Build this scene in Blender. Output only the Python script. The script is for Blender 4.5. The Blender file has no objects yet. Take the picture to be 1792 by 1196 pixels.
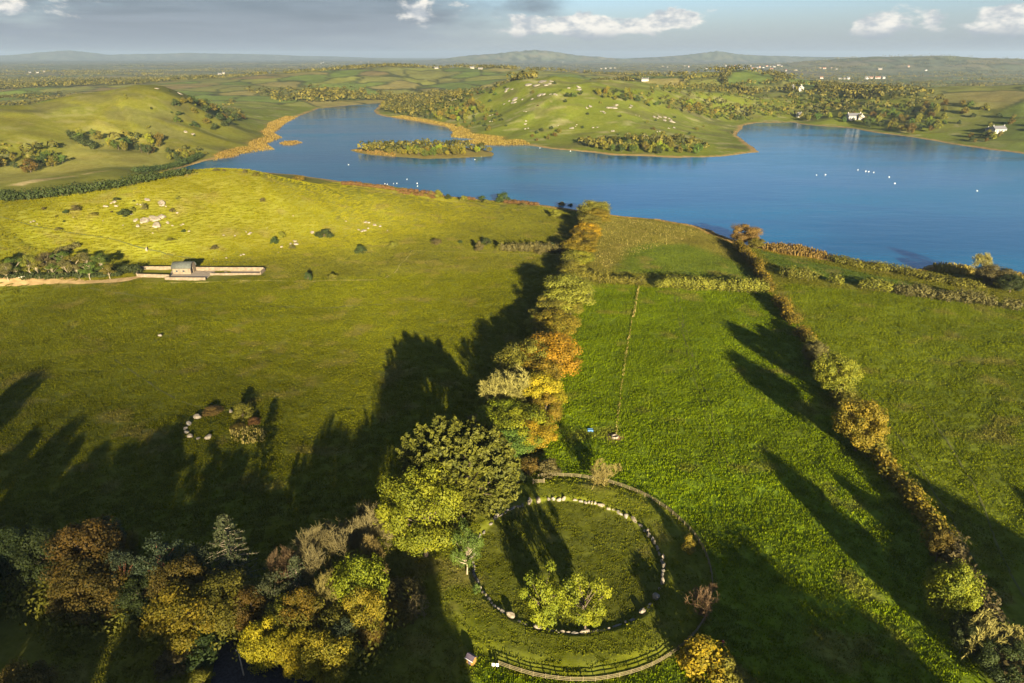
import bpy, math, random
import numpy as np
from mathutils import Vector, Matrix, Euler

# ------------------------------------------------------------------ camera, sky, sun, exposure
S = bpy.context.scene
COL = S.collection
CAM_H = 110.0
PITCH = math.radians(23.27)
FPX = 1165.0                     # focal length in pixels of a 1792 px wide picture
cam_d = bpy.data.cameras.new('camera')
cam_d.sensor_width = 36.0
cam_d.lens = FPX / 1792 * 36.0
cam_d.clip_start = 1.0
cam_d.clip_end = 120000.0
cam = bpy.data.objects.new('camera', cam_d)
COL.objects.link(cam)
cam.location = (0, 0, CAM_H)
cam.rotation_euler = (math.pi / 2 - PITCH, 0, 0)
S.camera = cam

SUN_EL = math.radians(12.2)
SUN_AZ = math.radians(167.0)     # clockwise from +Y: behind the camera, a little to the right
to_sun = Vector((math.sin(SUN_AZ) * math.cos(SUN_EL), math.cos(SUN_AZ) * math.cos(SUN_EL), math.sin(SUN_EL)))
sun_d = bpy.data.lights.new('sun', 'SUN')
sun_d.energy = 5.0
sun_d.angle = math.radians(0.5)
sun_d.color = (1.0, 0.85, 0.58)
sun = bpy.data.objects.new('sun', sun_d)
COL.objects.link(sun)
sun.location = (0, 0, 400)
sun.rotation_euler = (-to_sun).to_track_quat('-Z', 'Y').to_euler()

S.view_settings.view_transform = 'Standard'
S.view_settings.look = 'None'
S.view_settings.gamma = 1.0
S.view_settings.use_curve_mapping = False
S.view_settings.exposure = 2.1
S.cycles.max_bounces = 6
S.cycles.volume_bounces = 0
S.cycles.diffuse_bounces = 3
S.cycles.transparent_max_bounces = 8
S.cycles.use_denoising = True
S.cycles.sample_clamp_indirect = 4.0

SKY_STRENGTH = 0.05
world = bpy.data.worlds.new('World')
S.world = world
world.use_nodes = True


class NT:
    """small helper for writing node trees"""
    def __init__(self, tree):
        self.t = tree
        self.t.nodes.clear()

    def n(self, kind, **kw):
        nd = self.t.nodes.new(kind)
        for k, v in kw.items():
            if k == 'inp':
                for a, b in v.items():
                    if hasattr(b, 'is_output'):
                        self.t.links.new(b, nd.inputs[a])
                    else:
                        nd.inputs[a].default_value = b
            else:
                setattr(nd, k, v)
        return nd

    def link(self, a, b):
        self.t.links.new(a, b)

    def math(self, op, a, b=0.0, c=0.0, clamp=False):
        nd = self.n('ShaderNodeMath', operation=op, use_clamp=clamp)
        for i, v in enumerate((a, b, c)):
            if hasattr(v, 'is_output'):
                self.t.links.new(v, nd.inputs[i])
            else:
                nd.inputs[i].default_value = v
        return nd.outputs[0]

    def mix(self, fac, a, b, blend='MIX'):
        nd = self.n('ShaderNodeMix', data_type='RGBA', blend_type=blend)
        for i, v in ((0, fac), (6, a), (7, b)):
            if hasattr(v, 'is_output'):
                self.t.links.new(v, nd.inputs[i])
            else:
                nd.inputs[i].default_value = v if i == 0 else (*v, 1.0)[:4]
        return nd.outputs[2]

    def noise(self, vec, scale, detail=3.0, rough=0.5, dist=0.0):
        nd = self.n('ShaderNodeTexNoise', inp={'Scale': scale, 'Detail': detail, 'Roughness': rough, 'Distortion': dist})
        if vec is not None:
            self.t.links.new(vec, nd.inputs['Vector'])
        return nd.outputs[0]

    def smooth(self, v, a, b):
        nd = self.n('ShaderNodeMapRange', interpolation_type='SMOOTHSTEP', inp={1: a, 2: b, 3: 0.0, 4: 1.0})
        self.t.links.new(v, nd.inputs[0])
        return nd.outputs[0]


def build_sky():
    w = NT(world.node_tree)
    sky = w.n('ShaderNodeTexSky', sky_type='NISHITA', sun_disc=False, sun_elevation=SUN_EL, sun_rotation=SUN_AZ,
              air_density=1.0, dust_density=0.6, ozone_density=2.0)
    tc = w.n('ShaderNodeTexCoord')
    sep = w.n('ShaderNodeSeparateXYZ')
    w.link(tc.outputs['Generated'], sep.inputs[0])
    x, y, z = sep.outputs
    az = w.math('ARCTAN2', x, y)                                   # radians, 0 along +Y
    el = w.math('ARCSINE', z)
    def ae(sa, se, off):
        c = w.n('ShaderNodeCombineXYZ')
        w.link(w.math('MULTIPLY_ADD', az, sa, off), c.inputs[0])
        w.link(w.math('MULTIPLY', el, se), c.inputs[1])
        c.inputs[2].default_value = off
        return c.outputs[0]
    # broken sheet of grey stratus, thicker to one side
    n1 = w.noise(ae(3.0, 14.0, 1.7), 1.0, 5, 0.55, 0.4)
    side = w.smooth(az, 0.22, -0.25)
    sheet = w.smooth(w.math('ADD', n1, w.math('MULTIPLY', side, 0.34)), 0.54, 0.76)
    # streaks within the sheet
    n2 = w.noise(ae(5.0, 60.0, 4.1), 1.0, 6, 0.6, 0.3)
    grey = w.mix(w.smooth(n2, 0.35, 0.68), (0.62, 0.78, 0.98), (1.15, 1.36, 1.62))
    base = w.mix(w.math('MULTIPLY', sheet, 0.88), w.mix(1.0, sky.outputs[0], (0.52, 0.60, 0.82), 'MULTIPLY'), grey)
    # pale haze lying on the horizon
    lowf = w.smooth(el, 0.085, 0.0)
    base = w.mix(w.math('MULTIPLY', lowf, 0.75), base, (1.85, 2.08, 2.45))
    # low bank of cumulus
    def win(v, c, wd):
        d = w.math('ABSOLUTE', w.math('SUBTRACT', v, c))
        return w.smooth(d, wd * 1.25, wd * 0.1)
    def g(ca, wa, ce, we):
        return w.math('MULTIPLY', win(az, ca, wa), win(el, ce, we))
    env = g(0.095, 0.17, 0.036, 0.022)
    env = w.math('MAXIMUM', env, w.math('MULTIPLY', g(0.215, 0.06, 0.042, 0.020), 0.95))
    env = w.math('MAXIMUM', env, w.math('MULTIPLY', g(0.475, 0.075, 0.034, 0.026), 0.9))
    env = w.math('MAXIMUM', env, g(0.605, 0.085, 0.034, 0.030))
    env = w.math('MAXIMUM', env, w.math('MULTIPLY', g(-0.62, 0.2, 0.055, 0.03), 0.75))
    env = w.math('MAXIMUM', env, w.math('MULTIPLY', g(-0.13, 0.09, 0.055, 0.025), 0.74))
    env = w.math('MAXIMUM', env, w.math('MULTIPLY', g(1.1, 0.25, 0.05, 0.035), 0.9))
    env = w.math('MAXIMUM', env, w.math('MULTIPLY', g(-1.3, 0.3, 0.06, 0.035), 0.9))
    n3 = w.noise(ae(22.0, 44.0, 9.3), 1.0, 7, 0.58, 0.2)
    n4 = w.noise(ae(9.0, 12.0, 2.2), 1.0, 2, 0.5)
    puff = w.math('ADD', w.math('MULTIPLY', n3, 1.3), w.math('MULTIPLY', n4, 0.4))
    cum = w.smooth(w.math('ADD', puff, w.math('MULTIPLY', env, 0.66)), 1.17, 1.36)
    n5 = w.noise(ae(40.0, 80.0, 3.3), 1.0, 5, 0.6)
    lit = w.mix(w.smooth(n5, 0.35, 0.62), (2.5, 2.7, 2.9), (5.2, 4.9, 4.4))
    shade = w.mix(w.smooth(el, 0.018, 0.034), (1.9, 2.1, 2.4), lit)
    full = w.mix(w.math('MULTIPLY', cum, 0.9), base, shade)
    bg = w.n('ShaderNodeBackground', inp={'Strength': SKY_STRENGTH})
    w.link(full, bg.inputs[0])
    out = w.n('ShaderNodeOutputWorld')
    w.link(bg.outputs[0], out.inputs[0])


build_sky()

# ------------------------------------------------------------------ numeric helpers
def vnoise(x, y, seed=0):
    x = np.asarray(x, float); y = np.asarray(y, float)
    ix = np.floor(x).astype(np.int64); iy = np.floor(y).astype(np.int64)
    fx = x - ix; fy = y - iy
    fx = fx * fx * (3 - 2 * fx); fy = fy * fy * (3 - 2 * fy)
    def h(a, b):
        v = (a * 374761393 + b * 668265263 + seed * 974634777) & 0xFFFFFFFF
        v = ((v ^ (v >> 13)) * 1274126177) & 0xFFFFFFFF
        v = v ^ (v >> 16)
        return (v & 0xFFFFFF) / float(0xFFFFFF)
    return (h(ix, iy) * (1 - fx) + h(ix + 1, iy) * fx) * (1 - fy) + (h(ix, iy + 1) * (1 - fx) + h(ix + 1, iy + 1) * fx) * fy


def fbm(x, y, seed=0, oct=4):
    s = 0; a = 0.5; t = 0
    for i in range(oct):
        s = s + a * vnoise(x * 2 ** i + 17.3 * i, y * 2 ** i - 9.1 * i, seed + i); t += a; a *= 0.5
    return s / t


def sstep(v, a, b):
    t = np.clip((np.asarray(v, float) - a) / (b - a), 0, 1)
    return t * t * (3 - 2 * t)


def ray(px, py):
    x = (px - 896) / FPX; y = -(py - 598) / FPX
    return np.array([x, math.cos(PITCH) + y * math.sin(PITCH), -math.sin(PITCH) + y * math.cos(PITCH)])


def flat(px, py, z=0.0):
    d = ray(px, py)
    t = (z - CAM_H) / d[2]
    return d[0] * t, d[1] * t


def flats(pts, z=0.0):
    return np.array([flat(a, b, z) for a, b in pts])


def seg_dist(x, y, P, closed=True):
    """distance to a polyline, index-parameter of the nearest point"""
    best = np.full(np.shape(x), 1e18); par = np.zeros(np.shape(x))
    n = len(P)
    for i in range(n if closed else n - 1):
        a = P[i]; b = P[(i + 1) % n]
        dx, dy = b - a
        L = dx * dx + dy * dy + 1e-9
        t = np.clip(((x - a[0]) * dx + (y - a[1]) * dy) / L, 0, 1)
        d = (x - a[0] - t * dx) ** 2 + (y - a[1] - t * dy) ** 2
        m = d < best
        best = np.where(m, d, best); par = np.where(m, i + t, par)
    return np.sqrt(best), par


def inside(x, y, P):
    r = np.zeros(np.shape(x), bool)
    n = len(P)
    for i in range(n):
        x1, y1 = P[i]; x2, y2 = P[(i + 1) % n]
        if y1 == y2:
            continue
        c = ((y1 > y) != (y2 > y)) & (x < (x2 - x1) * (y - y1) / (y2 - y1) + x1)
        r ^= c
    return r


def sdist(x, y, P):
    d, _ = seg_dist(x, y, P)
    return np.where(inside(x, y, P), -d, d)


# ------------------------------------------------------------------ lie of the land
LAKE_Z = -2.0
LAKE = flats([(292, 303), (325, 292), (360, 282), (380, 278), (420, 270), (445, 263), (478, 261), (466, 252), (492, 241), (479, 233), (500, 216),
              (520, 205), (560, 190), (620, 184), (668, 180.5), (662, 186), (654, 194), (665, 202), (684, 206), (734, 214), (781, 223),
              (793, 231), (790, 240), (815, 242), (834, 244), (805, 248), (834, 254), (885, 255), (921, 254), (951, 259), (1002, 264),
              (1069, 272), (1182, 277), (1250, 275), (1292, 271), (1330, 267), (1312, 254), (1290, 238), (1300, 221), (1326, 215.5),
              (1389, 214.5), (1403, 218), (1493, 225), (1527, 232), (1594, 240), (1661, 252), (1728, 262), (1792, 270), (1900, 286),
              (2100, 320), (2250, 400), (2100, 520), (1900, 500), (1792, 482), (1768, 479), (1694, 469), (1634, 464), (1594, 471), (1564, 469),
              (1543, 462), (1460, 455), (1440, 450), (1380, 441), (1336, 434), (1290, 424), (1242, 402), (1209, 393), (1150, 383), (1080, 377), (1000, 366),
              (950, 359), (900, 354), (850, 350), (790, 344), (734, 338), (684, 328), (640, 323), (600, 318), (520, 306), (430, 300), (360, 300)], LAKE_Z)
def refine(P, n=3, amp=1.2):
    out = []
    for i in range(len(P)):
        a, b = P[i], P[(i + 1) % len(P)]
        L = np.linalg.norm(b - a)
        nn = np.array([-(b - a)[1], (b - a)[0]]) / (L + 1e-9)
        for k in range(n):
            t = k / n
            p = a + (b - a) * t
            if k:
                p = p + nn * (vnoise(p[0] / 23., p[1] / 23., 5) - 0.5) * min(0.12 * L, 9) * amp
            out.append(p)
    return np.array(out)
LAKE = refine(LAKE)
ISLAND = refine(flats([(610, 263), (632, 269), (650, 271.5), (694, 275), (744, 279), (801, 277), (863, 274), (862, 267), (845, 261), (800, 257),
                (750, 255), (700, 256), (655, 258), (625, 260)], LAKE_Z))
ISLETS = [flats([(489, 251), (500, 247.5), (520, 247), (529, 250), (515, 254), (498, 255)], LAKE_Z),
          flats([(374, 274), (390, 268), (412, 267), (420, 271), (405, 276), (385, 278)], LAKE_Z)]


ISL_ALL = [ISLAND] + ISLETS


def land_exact(x, y):
    sd = sdist(x, y, LAKE)
    for P in ISL_ALL:
        sd = np.maximum(sd, -sdist(x, y, P))
    return sd                                        # positive on land, negative on water


_G0 = LAKE.min(0) - 80; _GS = 4.0
_GN = np.ceil((LAKE.max(0) + 80 - _G0) / _GS).astype(int)
_gx, _gy = np.meshgrid(_G0[0] + np.arange(_GN[0]) * _GS, _G0[1] + np.arange(_GN[1]) * _GS, indexing='ij')
_GRID = land_exact(_gx.ravel(), _gy.ravel()).reshape(_GN)


def land_sd(x, y, exact=False):
    x = np.asarray(x, float); y = np.asarray(y, float)
    if exact:
        return land_exact(x, y)
    u = (x - _G0[0]) / _GS; v = (y - _G0[1]) / _GS
    ok = (u >= 0) & (v >= 0) & (u < _GN[0] - 1) & (v < _GN[1] - 1)
    i = np.clip(u.astype(int), 0, _GN[0] - 2); j = np.clip(v.astype(int), 0, _GN[1] - 2)
    fu = u - i; fv = v - j
    g = (_GRID[i, j] * (1 - fu) + _GRID[i + 1, j] * fu) * (1 - fv) + (_GRID[i, j + 1] * (1 - fu) + _GRID[i + 1, j + 1] * fu) * fv
    return np.where(ok, g, 80.0)


def crest(pts):
    out = []
    for px, py, dist in pts:
        d = ray(px, py); h = math.hypot(d[0], d[1]); t = dist / h
        out.append((d[0] * t, d[1] * t, CAM_H + d[2] * t))
    return np.array(out)


RIDGES = [
    # the sunlit hill behind the barn
    (crest([(-160, 385, 475), (-60, 372, 492), (100, 350, 503), (200, 331, 508), (300, 309, 515), (380, 301, 520), (440, 304, 522), (520, 319, 535), (590, 332, 545)]), 84, 105),
    # the long hill to the north-west
    (crest([(-150, 192, 1120), (60, 184, 1130), (190, 159, 1150), (250, 147, 1150), (310, 136, 1150), (370, 147, 1180), (430, 166, 1220), (490, 188, 1280)]), 190, 260),
    # the hill of the peninsula
    (crest([(690, 186, 1500), (800, 162, 1400), (880, 148, 1350), (970, 136, 1330), (1050, 144, 1300), (1130, 163, 1250), (1220, 192, 1200)]), 290, 380),
    (crest([(380, 146, 2300), (450, 139, 2400), (550, 128, 2500), (680, 119, 2600), (800, 119, 2600), (900, 125, 2500), (1000, 133, 2300)]), 520, 700),
    (crest([(1180, 141, 1850), (1290, 132, 1900), (1380, 147, 1950)]), 260, 300),
    (crest([(1480, 163, 1700), (1650, 158, 1600), (1792, 152, 1600), (1950, 152, 1600)]), 400, 600),
    (crest([(860, 96, 13000), (905, 91, 13000), (940, 88.5, 13000), (975, 92, 13000), (1010, 97, 13000)]), 560, 900),
    (crest([(1150, 100, 14000), (1200, 96, 14000), (1255, 89, 14000), (1300, 96, 14000), (1400, 99, 14000), (1500, 100, 14000)]), 560, 900),
    (crest([(1560, 101, 7000), (1640, 98, 7000), (1720, 101, 7000)]), 800, 900),
    (crest([(-80, 100, 22000), (20, 97, 22000), (70, 92, 22000), (118, 88, 22000), (150, 91, 22000), (185, 96, 22000), (260, 95, 22000), (330, 93, 22000), (450, 96, 22000), (560, 99, 22000)]), 1300, 1800),
]
RING_C = np.array([13.0, 124.2]); RING_R = 22.3


def terrain(x, y, micro=True, exact=False):
    x = np.asarray(x, float); y = np.asarray(y, float)
    r = np.hypot(x, y)
    far = sstep(r, 1800, 6500)
    z = (fbm(x / 240, y / 240, 3, 3) - 0.5) * (2.2 + 5 * sstep(r, 500, 1500)) * sstep(r, 130, 320)
    z = z + far * (fbm(x / 1500, y / 1500, 8, 4) - 0.42) * 30
    hill = np.zeros(np.shape(x))
    for P, wf, wb in RIDGES:
        lo = P[:, :2].min(0) - 3 * max(wf, wb); hi = P[:, :2].max(0) + 3 * max(wf, wb)
        m = (x > lo[0]) & (x < hi[0]) & (y > lo[1]) & (y < hi[1])
        if not m.any():
            continue
        xm, ym = x[m], y[m]
        d, par = seg_dist(xm, ym, P[:, :2], False)
        i = np.clip(par.astype(int), 0, len(P) - 2); t = par - i
        hgt = P[i, 2] * (1 - t) + P[i + 1, 2] * t
        cr = np.hypot(P[i, 0] * (1 - t) + P[i + 1, 0] * t, P[i, 1] * (1 - t) + P[i + 1, 1] * t)
        w = np.where(np.hypot(xm, ym) < cr, wf, wb)
        wob = 1 + 0.5 * (fbm(xm / (wf * 0.5), ym / (wf * 0.5), 21, 3) - 0.5) * sstep(d, 0, wf)
        hh = hgt * ((1 - sstep(d, 0, w * 1.28 * (1 + .4 * (wob - 1)))) if wf < 90 else np.exp(-(d / (w * wob)) ** 2))
        hill[m] = np.maximum(hill[m], hh) + 0.25 * np.minimum(hill[m], hh)
    z = z + hill + hill * sstep(hill, 4, 20) * 0.16 * (fbm(x / 60, y / 60, 31, 3) - 0.5)
    near = r < 2600
    if near.any():
        xn, yn = x[near], y[near]
        sd = land_sd(xn, yn, exact)
        zn = z[near]
        k = sstep(sd, 0, 40 + 150 * sstep(np.hypot(xn, yn), 750, 1000))
        zl = LAKE_Z + np.clip(sd * 0.06, 0, 0.5) + (np.maximum(zn, LAKE_Z + 0.6) - LAKE_Z) * k + 0.02
        zw = LAKE_Z + np.clip(sd * 0.12, -4, 0) - 0.02
        z[near] = np.where(sd > 0, zl, zw)
    # henge bank round the stone circle
    rr = np.hypot(x - RING_C[0], y - RING_C[1])
    z = z + 0.95 * sstep(rr, 21.8, 23.6) * (1 - sstep(rr, 29.0, 33.5)) + 0.25 * (1 - sstep(rr, 21, 23.0))
    yk = (1 - sstep(np.abs(x + 172), 36, 60)) * (1 - sstep(np.abs(y - 352), 13, 34))
    z = z * (1 - yk) + 1.0 * yk
    if micro:
        a = (1 - sstep(r, 350, 600)) * np.where(rr < 34, 0.6, 1.0)
        z = z + a * (0.26 * (vnoise(x / 1.7, y / 1.7, 41) - 0.5) + 0.34 * (vnoise(x / 4.3, y / 4.3, 42) - 0.5) + 0.5 * (vnoise(x / 13., y / 13., 43) - 0.5))
    return z


def gz(x, y):
    return float(terrain(np.array([x]), np.array([y]))[0])


_T = np.concatenate([np.arange(60, 700, 1.5), np.arange(700, 3000, 5), np.arange(3000, 16000, 40)])


def hit(px, py, dz=0.0):
    """first point where the sight line through a picture point meets the land raised by dz"""
    d = ray(px, py); h = math.hypot(d[0], d[1])
    t = _T / h
    X, Y, Z = d[0] * t, d[1] * t, CAM_H + d[2] * t
    below = Z < terrain(X, Y, False) + dz
    i = int(np.argmax(below)) if below.any() else len(t) - 1
    a, b = t[max(i - 1, 0)], t[i]
    for _ in range(14):
        m = (a + b) / 2
        if CAM_H + d[2] * m < float(terrain(np.array([d[0] * m]), np.array([d[1] * m]), False)[0]) + dz:
            b = m
        else:
            a = m
    return float(d[0] * b), float(d[1] * b)


def depth_at(x, y, z):
    return y * math.cos(PITCH) + (CAM_H - z) * math.sin(PITCH)


# ------------------------------------------------------------------ object helpers
def tag(o, label=None, cat=None, group=None, kind=None):
    if label: o['label'] = label
    if cat: o['category'] = cat
    if group: o['group'] = group
    if kind: o['kind'] = kind
    return o


def empty(name, loc, rz=0.0, scale=(1, 1, 1)):
    o = bpy.data.objects.new(name, None)
    o.empty_display_size = 0.5
    COL.objects.link(o)
    o.location = loc
    o.rotation_euler = (0, 0, rz)
    o.scale = scale
    return o


def mesh_obj(name, mesh, mat=None, parent=None):
    o = bpy.data.objects.new(name, mesh)
    COL.objects.link(o)
    if parent: o.parent = parent
    if mat is not None and not mesh.materials:
        mesh.materials.append(mat)
    return o


def make_mesh(name, V, F, tint=None, smooth=False):
    """V (n,3), F (m,k) arrays -> mesh"""
    me = bpy.data.meshes.new(name)
    V = np.asarray(V, np.float32); F = np.asarray(F, np.int32)
    m, k = F.shape
    me.vertices.add(len(V)); me.vertices.foreach_set('co', V.ravel())
    me.loops.add(m * k); me.loops.foreach_set('vertex_index', F.ravel())
    me.polygons.add(m)
    me.polygons.foreach_set('loop_start', np.arange(0, m * k, k, dtype=np.int32))
    me.polygons.foreach_set('loop_total', np.full(m, k, np.int32))
    if smooth:
        me.polygons.foreach_set('use_smooth', np.ones(m, bool))
    if tint is not None:
        a = me.attributes.new('tint', 'FLOAT', 'POINT')
        a.data.foreach_set('value', np.asarray(tint, np.float32))
    me.update(calc_edges=True)
    me.validate()
    return me


def py_mesh(name, verts, faces, smooth=False):
    me = bpy.data.meshes.new(name)
    me.from_pydata([tuple(map(float, v)) for v in verts], [], faces)
    if smooth:
        me.polygons.foreach_set('use_smooth', np.ones(len(me.polygons), bool))
    me.update()
    return me


class MB:
    """collects boxes and tubes into one mesh"""
    def __init__(self):
        self.v = []; self.f = []

    def box(self, c, s, rz=0.0, taper=1.0):
        b = len(self.v); cx, cy, cz = c; sx, sy, sz = (q / 2 for q in s)
        ca, sa = math.cos(rz), math.sin(rz)
        for dz in (-1, 1):
            k = taper if dz > 0 else 1.0
            for dx, dy in ((-1, -1), (1, -1), (1, 1), (-1, 1)):
                X, Y = dx * sx * k, dy * sy * k
                self.v.append((cx + X * ca - Y * sa, cy + X * sa + Y * ca, cz + dz * sz))
        for q in ((0, 3, 2, 1), (4, 5, 6, 7), (0, 1, 5, 4), (1, 2, 6, 5), (2, 3, 7, 6), (3, 0, 4, 7)):
            self.f.append(tuple(b + i for i in q))
        return self

    def prism(self, prof, axis_len, origin=(0, 0, 0), rz=0.0):
        """profile in (y,z) extruded along x, centred"""
        b = len(self.v); n = len(prof); ca, sa = math.cos(rz), math.sin(rz)
        for X in (-axis_len / 2, axis_len / 2):
            for (Y, Z) in prof:
                self.v.append((origin[0] + X * ca - Y * sa, origin[1] + X * sa + Y * ca, origin[2] + Z))
        for i in range(n):
            j = (i + 1) % n
            self.f.append((b + i, b + j, b + n + j, b + n + i))
        self.f.append(tuple(b + i for i in reversed(range(n))))
        self.f.append(tuple(b + n + i for i in range(n)))
        return self

    def tube(self, pts, radii, n=6):
        b = len(self.v)
        pts = [Vector(p) for p in pts]
        for i, p in enumerate(pts):
            d = (pts[min(i + 1, len(pts) - 1)] - pts[max(i - 1, 0)]).normalized()
            u = d.orthogonal().normalized(); w = d.cross(u)
            for k in range(n):
                a = 2 * math.pi * k / n
                self.v.append(tuple(p + (u * math.cos(a) + w * math.sin(a)) * radii[i]))
        for i in range(len(pts) - 1):
            for k in range(n):
                self.f.append((b + i * n + k, b + i * n + (k + 1) % n, b + (i + 1) * n + (k + 1) % n, b + (i + 1) * n + k))
        self.f.append(tuple(b + k for k in reversed(range(n))))
        self.f.append(tuple(b + (len(pts) - 1) * n + k for k in range(n)))
        return self

    def mesh(self, name, smooth=False):
        return py_mesh(name, self.v, self.f, smooth)

    def build(self, name, mat, parent=None, smooth=False):
        return mesh_obj(name, self.mesh(name, smooth), mat, parent)


# ------------------------------------------------------------------ materials
MAT = {}


def leaf_mat(name, dark, light, transl=0.22):
    m = bpy.data.materials.new(name); m.use_nodes = True
    t = NT(m.node_tree)
    at = t.n('ShaderNodeAttribute', attribute_name='tint')
    oi = t.n('ShaderNodeObjectInfo')
    c = t.mix(at.outputs['Fac'], dark, light)
    hs = t.n('ShaderNodeHueSaturation', inp={'Color': c})
    t.link(t.math('MULTIPLY_ADD', oi.outputs['Random'], 0.035, 0.4825), hs.inputs['Hue'])
    t.link(t.math('MULTIPLY_ADD', oi.outputs['Random'], 0.35, 0.82), hs.inputs['Value'])
    p = t.n('ShaderNodeBsdfPrincipled', inp={'Roughness': 0.65, 'Specular IOR Level': 0.2})
    t.link(hs.outputs[0], p.inputs['Base Color'])
    tr = t.n('ShaderNodeBsdfTranslucent')
    t.link(hs.outputs[0], tr.inputs[0])
    mx = t.n('ShaderNodeMixShader', inp={0: transl})
    t.link(p.outputs[0], mx.inputs[1]); t.link(tr.outputs[0], mx.inputs[2])
    o = t.n('ShaderNodeOutputMaterial'); t.link(mx.outputs[0], o.inputs[0])
    MAT[name] = m
    return m


def solid_mat(name, col, rough=0.8, var=0.35, scale=3.0, bump=0.0, col2=None, spec=0.3):
    m = bpy.data.materials.new(name); m.use_nodes = True
    t = NT(m.node_tree)
    tc = t.n('ShaderNodeTexCoord')
    n = t.noise(tc.outputs['Object'], scale, 5, 0.6)
    c2 = col2 or tuple(v * (1 - var) for v in col)
    p = t.n('ShaderNodeBsdfPrincipled', inp={'Roughness': rough, 'Specular IOR Level': spec})
    t.link(t.mix(t.smooth(n, 0.35, 0.65), c2, col), p.inputs['Base Color'])
    if bump:
        b = t.n('ShaderNodeBump', inp={'Strength': 0.6, 'Distance': bump})
        t.link(n, b.inputs['Height']); t.link(b.outputs[0], p.inputs['Normal'])
    o = t.n('ShaderNodeOutputMaterial'); t.link(p.outputs[0], o.inputs[0])
    MAT[name] = m
    return m


leaf_mat('leaf_green', (0.035, 0.060, 0.008), (0.105, 0.150, 0.018))
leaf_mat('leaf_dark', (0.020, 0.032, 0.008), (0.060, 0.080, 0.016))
leaf_mat('leaf_cypress', (0.034, 0.040, 0.006), (0.150, 0.140, 0.014))
leaf_mat('leaf_lime', (0.052, 0.085, 0.005), (0.255, 0.280, 0.010))
leaf_mat('leaf_yellow', (0.085, 0.095, 0.005), (0.440, 0.320, 0.012))
leaf_mat('leaf_gold', (0.052, 0.060, 0.005), (0.270, 0.190, 0.012))
leaf_mat('leaf_orange', (0.105, 0.085, 0.006), (0.450, 0.260, 0.010))
leaf_mat('leaf_brown', (0.045, 0.044, 0.007), (0.165, 0.108, 0.014))
leaf_mat('leaf_olive', (0.062, 0.064, 0.008), (0.205, 0.185, 0.018))
leaf_mat('leaf_moss', (0.052, 0.066, 0.005), (0.235, 0.205, 0.014))
leaf_mat('leaf_rust', (0.095, 0.055, 0.015), (0.210, 0.125, 0.030))
leaf_mat('leaf_pine', (0.024, 0.036, 0.016), (0.090, 0.105, 0.044))
leaf_mat('leaf_fir', (0.030, 0.042, 0.016), (0.100, 0.115, 0.040))
leaf_mat('leaf_scrub', (0.055, 0.050, 0.016), (0.150, 0.125, 0.034))
leaf_mat('reed', (0.120, 0.085, 0.016), (0.250, 0.180, 0.032), 0.3)
leaf_mat('reed_red', (0.100, 0.060, 0.018), (0.210, 0.125, 0.034), 0.3)
leaf_mat('dry_grass', (0.150, 0.125, 0.025), (0.330, 0.270, 0.070), 0.3)
leaf_mat('wood_mix', (0.035, 0.042, 0.008), (0.175, 0.145, 0.020))
leaf_mat('twig_pale', (0.115, 0.095, 0.024), (0.250, 0.205, 0.055), 0.0)
leaf_mat('twig_brown', (0.075, 0.058, 0.024), (0.170, 0.130, 0.052), 0.0)
leaf_mat('twig_red', (0.070, 0.046, 0.022), (0.160, 0.100, 0.046), 0.0)
solid_mat('bark', (0.14, 0.105, 0.070), 0.9, 0.5, 4.0, 0.03)
solid_mat('bark_pale', (0.42, 0.34, 0.23), 0.9, 0.4, 3.0, 0.03)
solid_mat('bark_red', (0.42, 0.17, 0.09), 0.9, 0.4, 3.0, 0.03)
solid_mat('limestone', (0.29, 0.245, 0.185), 0.9, 0.0, 1.3, 0.12, (0.12, 0.10, 0.07))
solid_mat('limestone_grey', (0.25, 0.22, 0.18), 0.9, 0.0, 1.1, 0.12, (0.11, 0.10, 0.08))
solid_mat('concrete', (0.20, 0.155, 0.105), 0.9, 0.0, 0.6, 0.03, (0.13, 0.10, 0.066))
solid_mat('concrete_floor', (0.30, 0.24, 0.18), 0.9, 0.0, 0.5, 0.0, (0.26, 0.21, 0.15))
solid_mat('tin_roof', (0.085, 0.092, 0.080), 0.85, 0.25, 1.0, 0.0)
solid_mat('opening_shade', (0.03, 0.028, 0.026), 0.9, 0.2, 2.0)
solid_mat('fence_wood', (0.165, 0.135, 0.070), 0.85, 0.35, 4.0)
solid_mat('white_wall', (0.34, 0.325, 0.30), 0.85, 0.10, 0.8)
solid_mat('cream_wall', (0.27, 0.235, 0.18), 0.85, 0.12, 0.8)
solid_mat('slate_roof', (0.13, 0.13, 0.14), 0.7, 0.3, 2.0)
solid_mat('red_roof', (0.30, 0.13, 0.09), 0.75, 0.3, 2.0)
solid_mat('window_glass', (0.04, 0.05, 0.06), 0.15, 0.2, 1.0, 0.0, None, 0.5)
solid_mat('soil_track', (0.44, 0.30, 0.13), 0.95, 0.0, 0.35, 0.05, (0.30, 0.20, 0.08))
solid_mat('trod_grass', (0.065, 0.075, 0.014), 0.95, 0.0, 0.5, 0.05, (0.10, 0.10, 0.02))
solid_mat('pale_line', (0.27, 0.23, 0.06), 0.95, 0.0, 0.5, 0.05, (0.17, 0.16, 0.03))
solid_mat('bare_soil', (0.34, 0.20, 0.08), 0.95, 0.0, 0.9, 0.05, (0.20, 0.13, 0.05))
solid_mat('yard_gravel', (0.030, 0.032, 0.042), 0.7, 0.0, 2.2, 0.1, (0.012, 0.012, 0.016))
solid_mat('swan_white', (0.86, 0.86, 0.84), 0.7, 0.05, 3.0)
solid_mat('cow_white', (0.74, 0.70, 0.62), 0.8, 0.15, 2.0)
solid_mat('blue_plastic', (0.07, 0.17, 0.34), 0.5, 0.15, 2.0)
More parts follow.
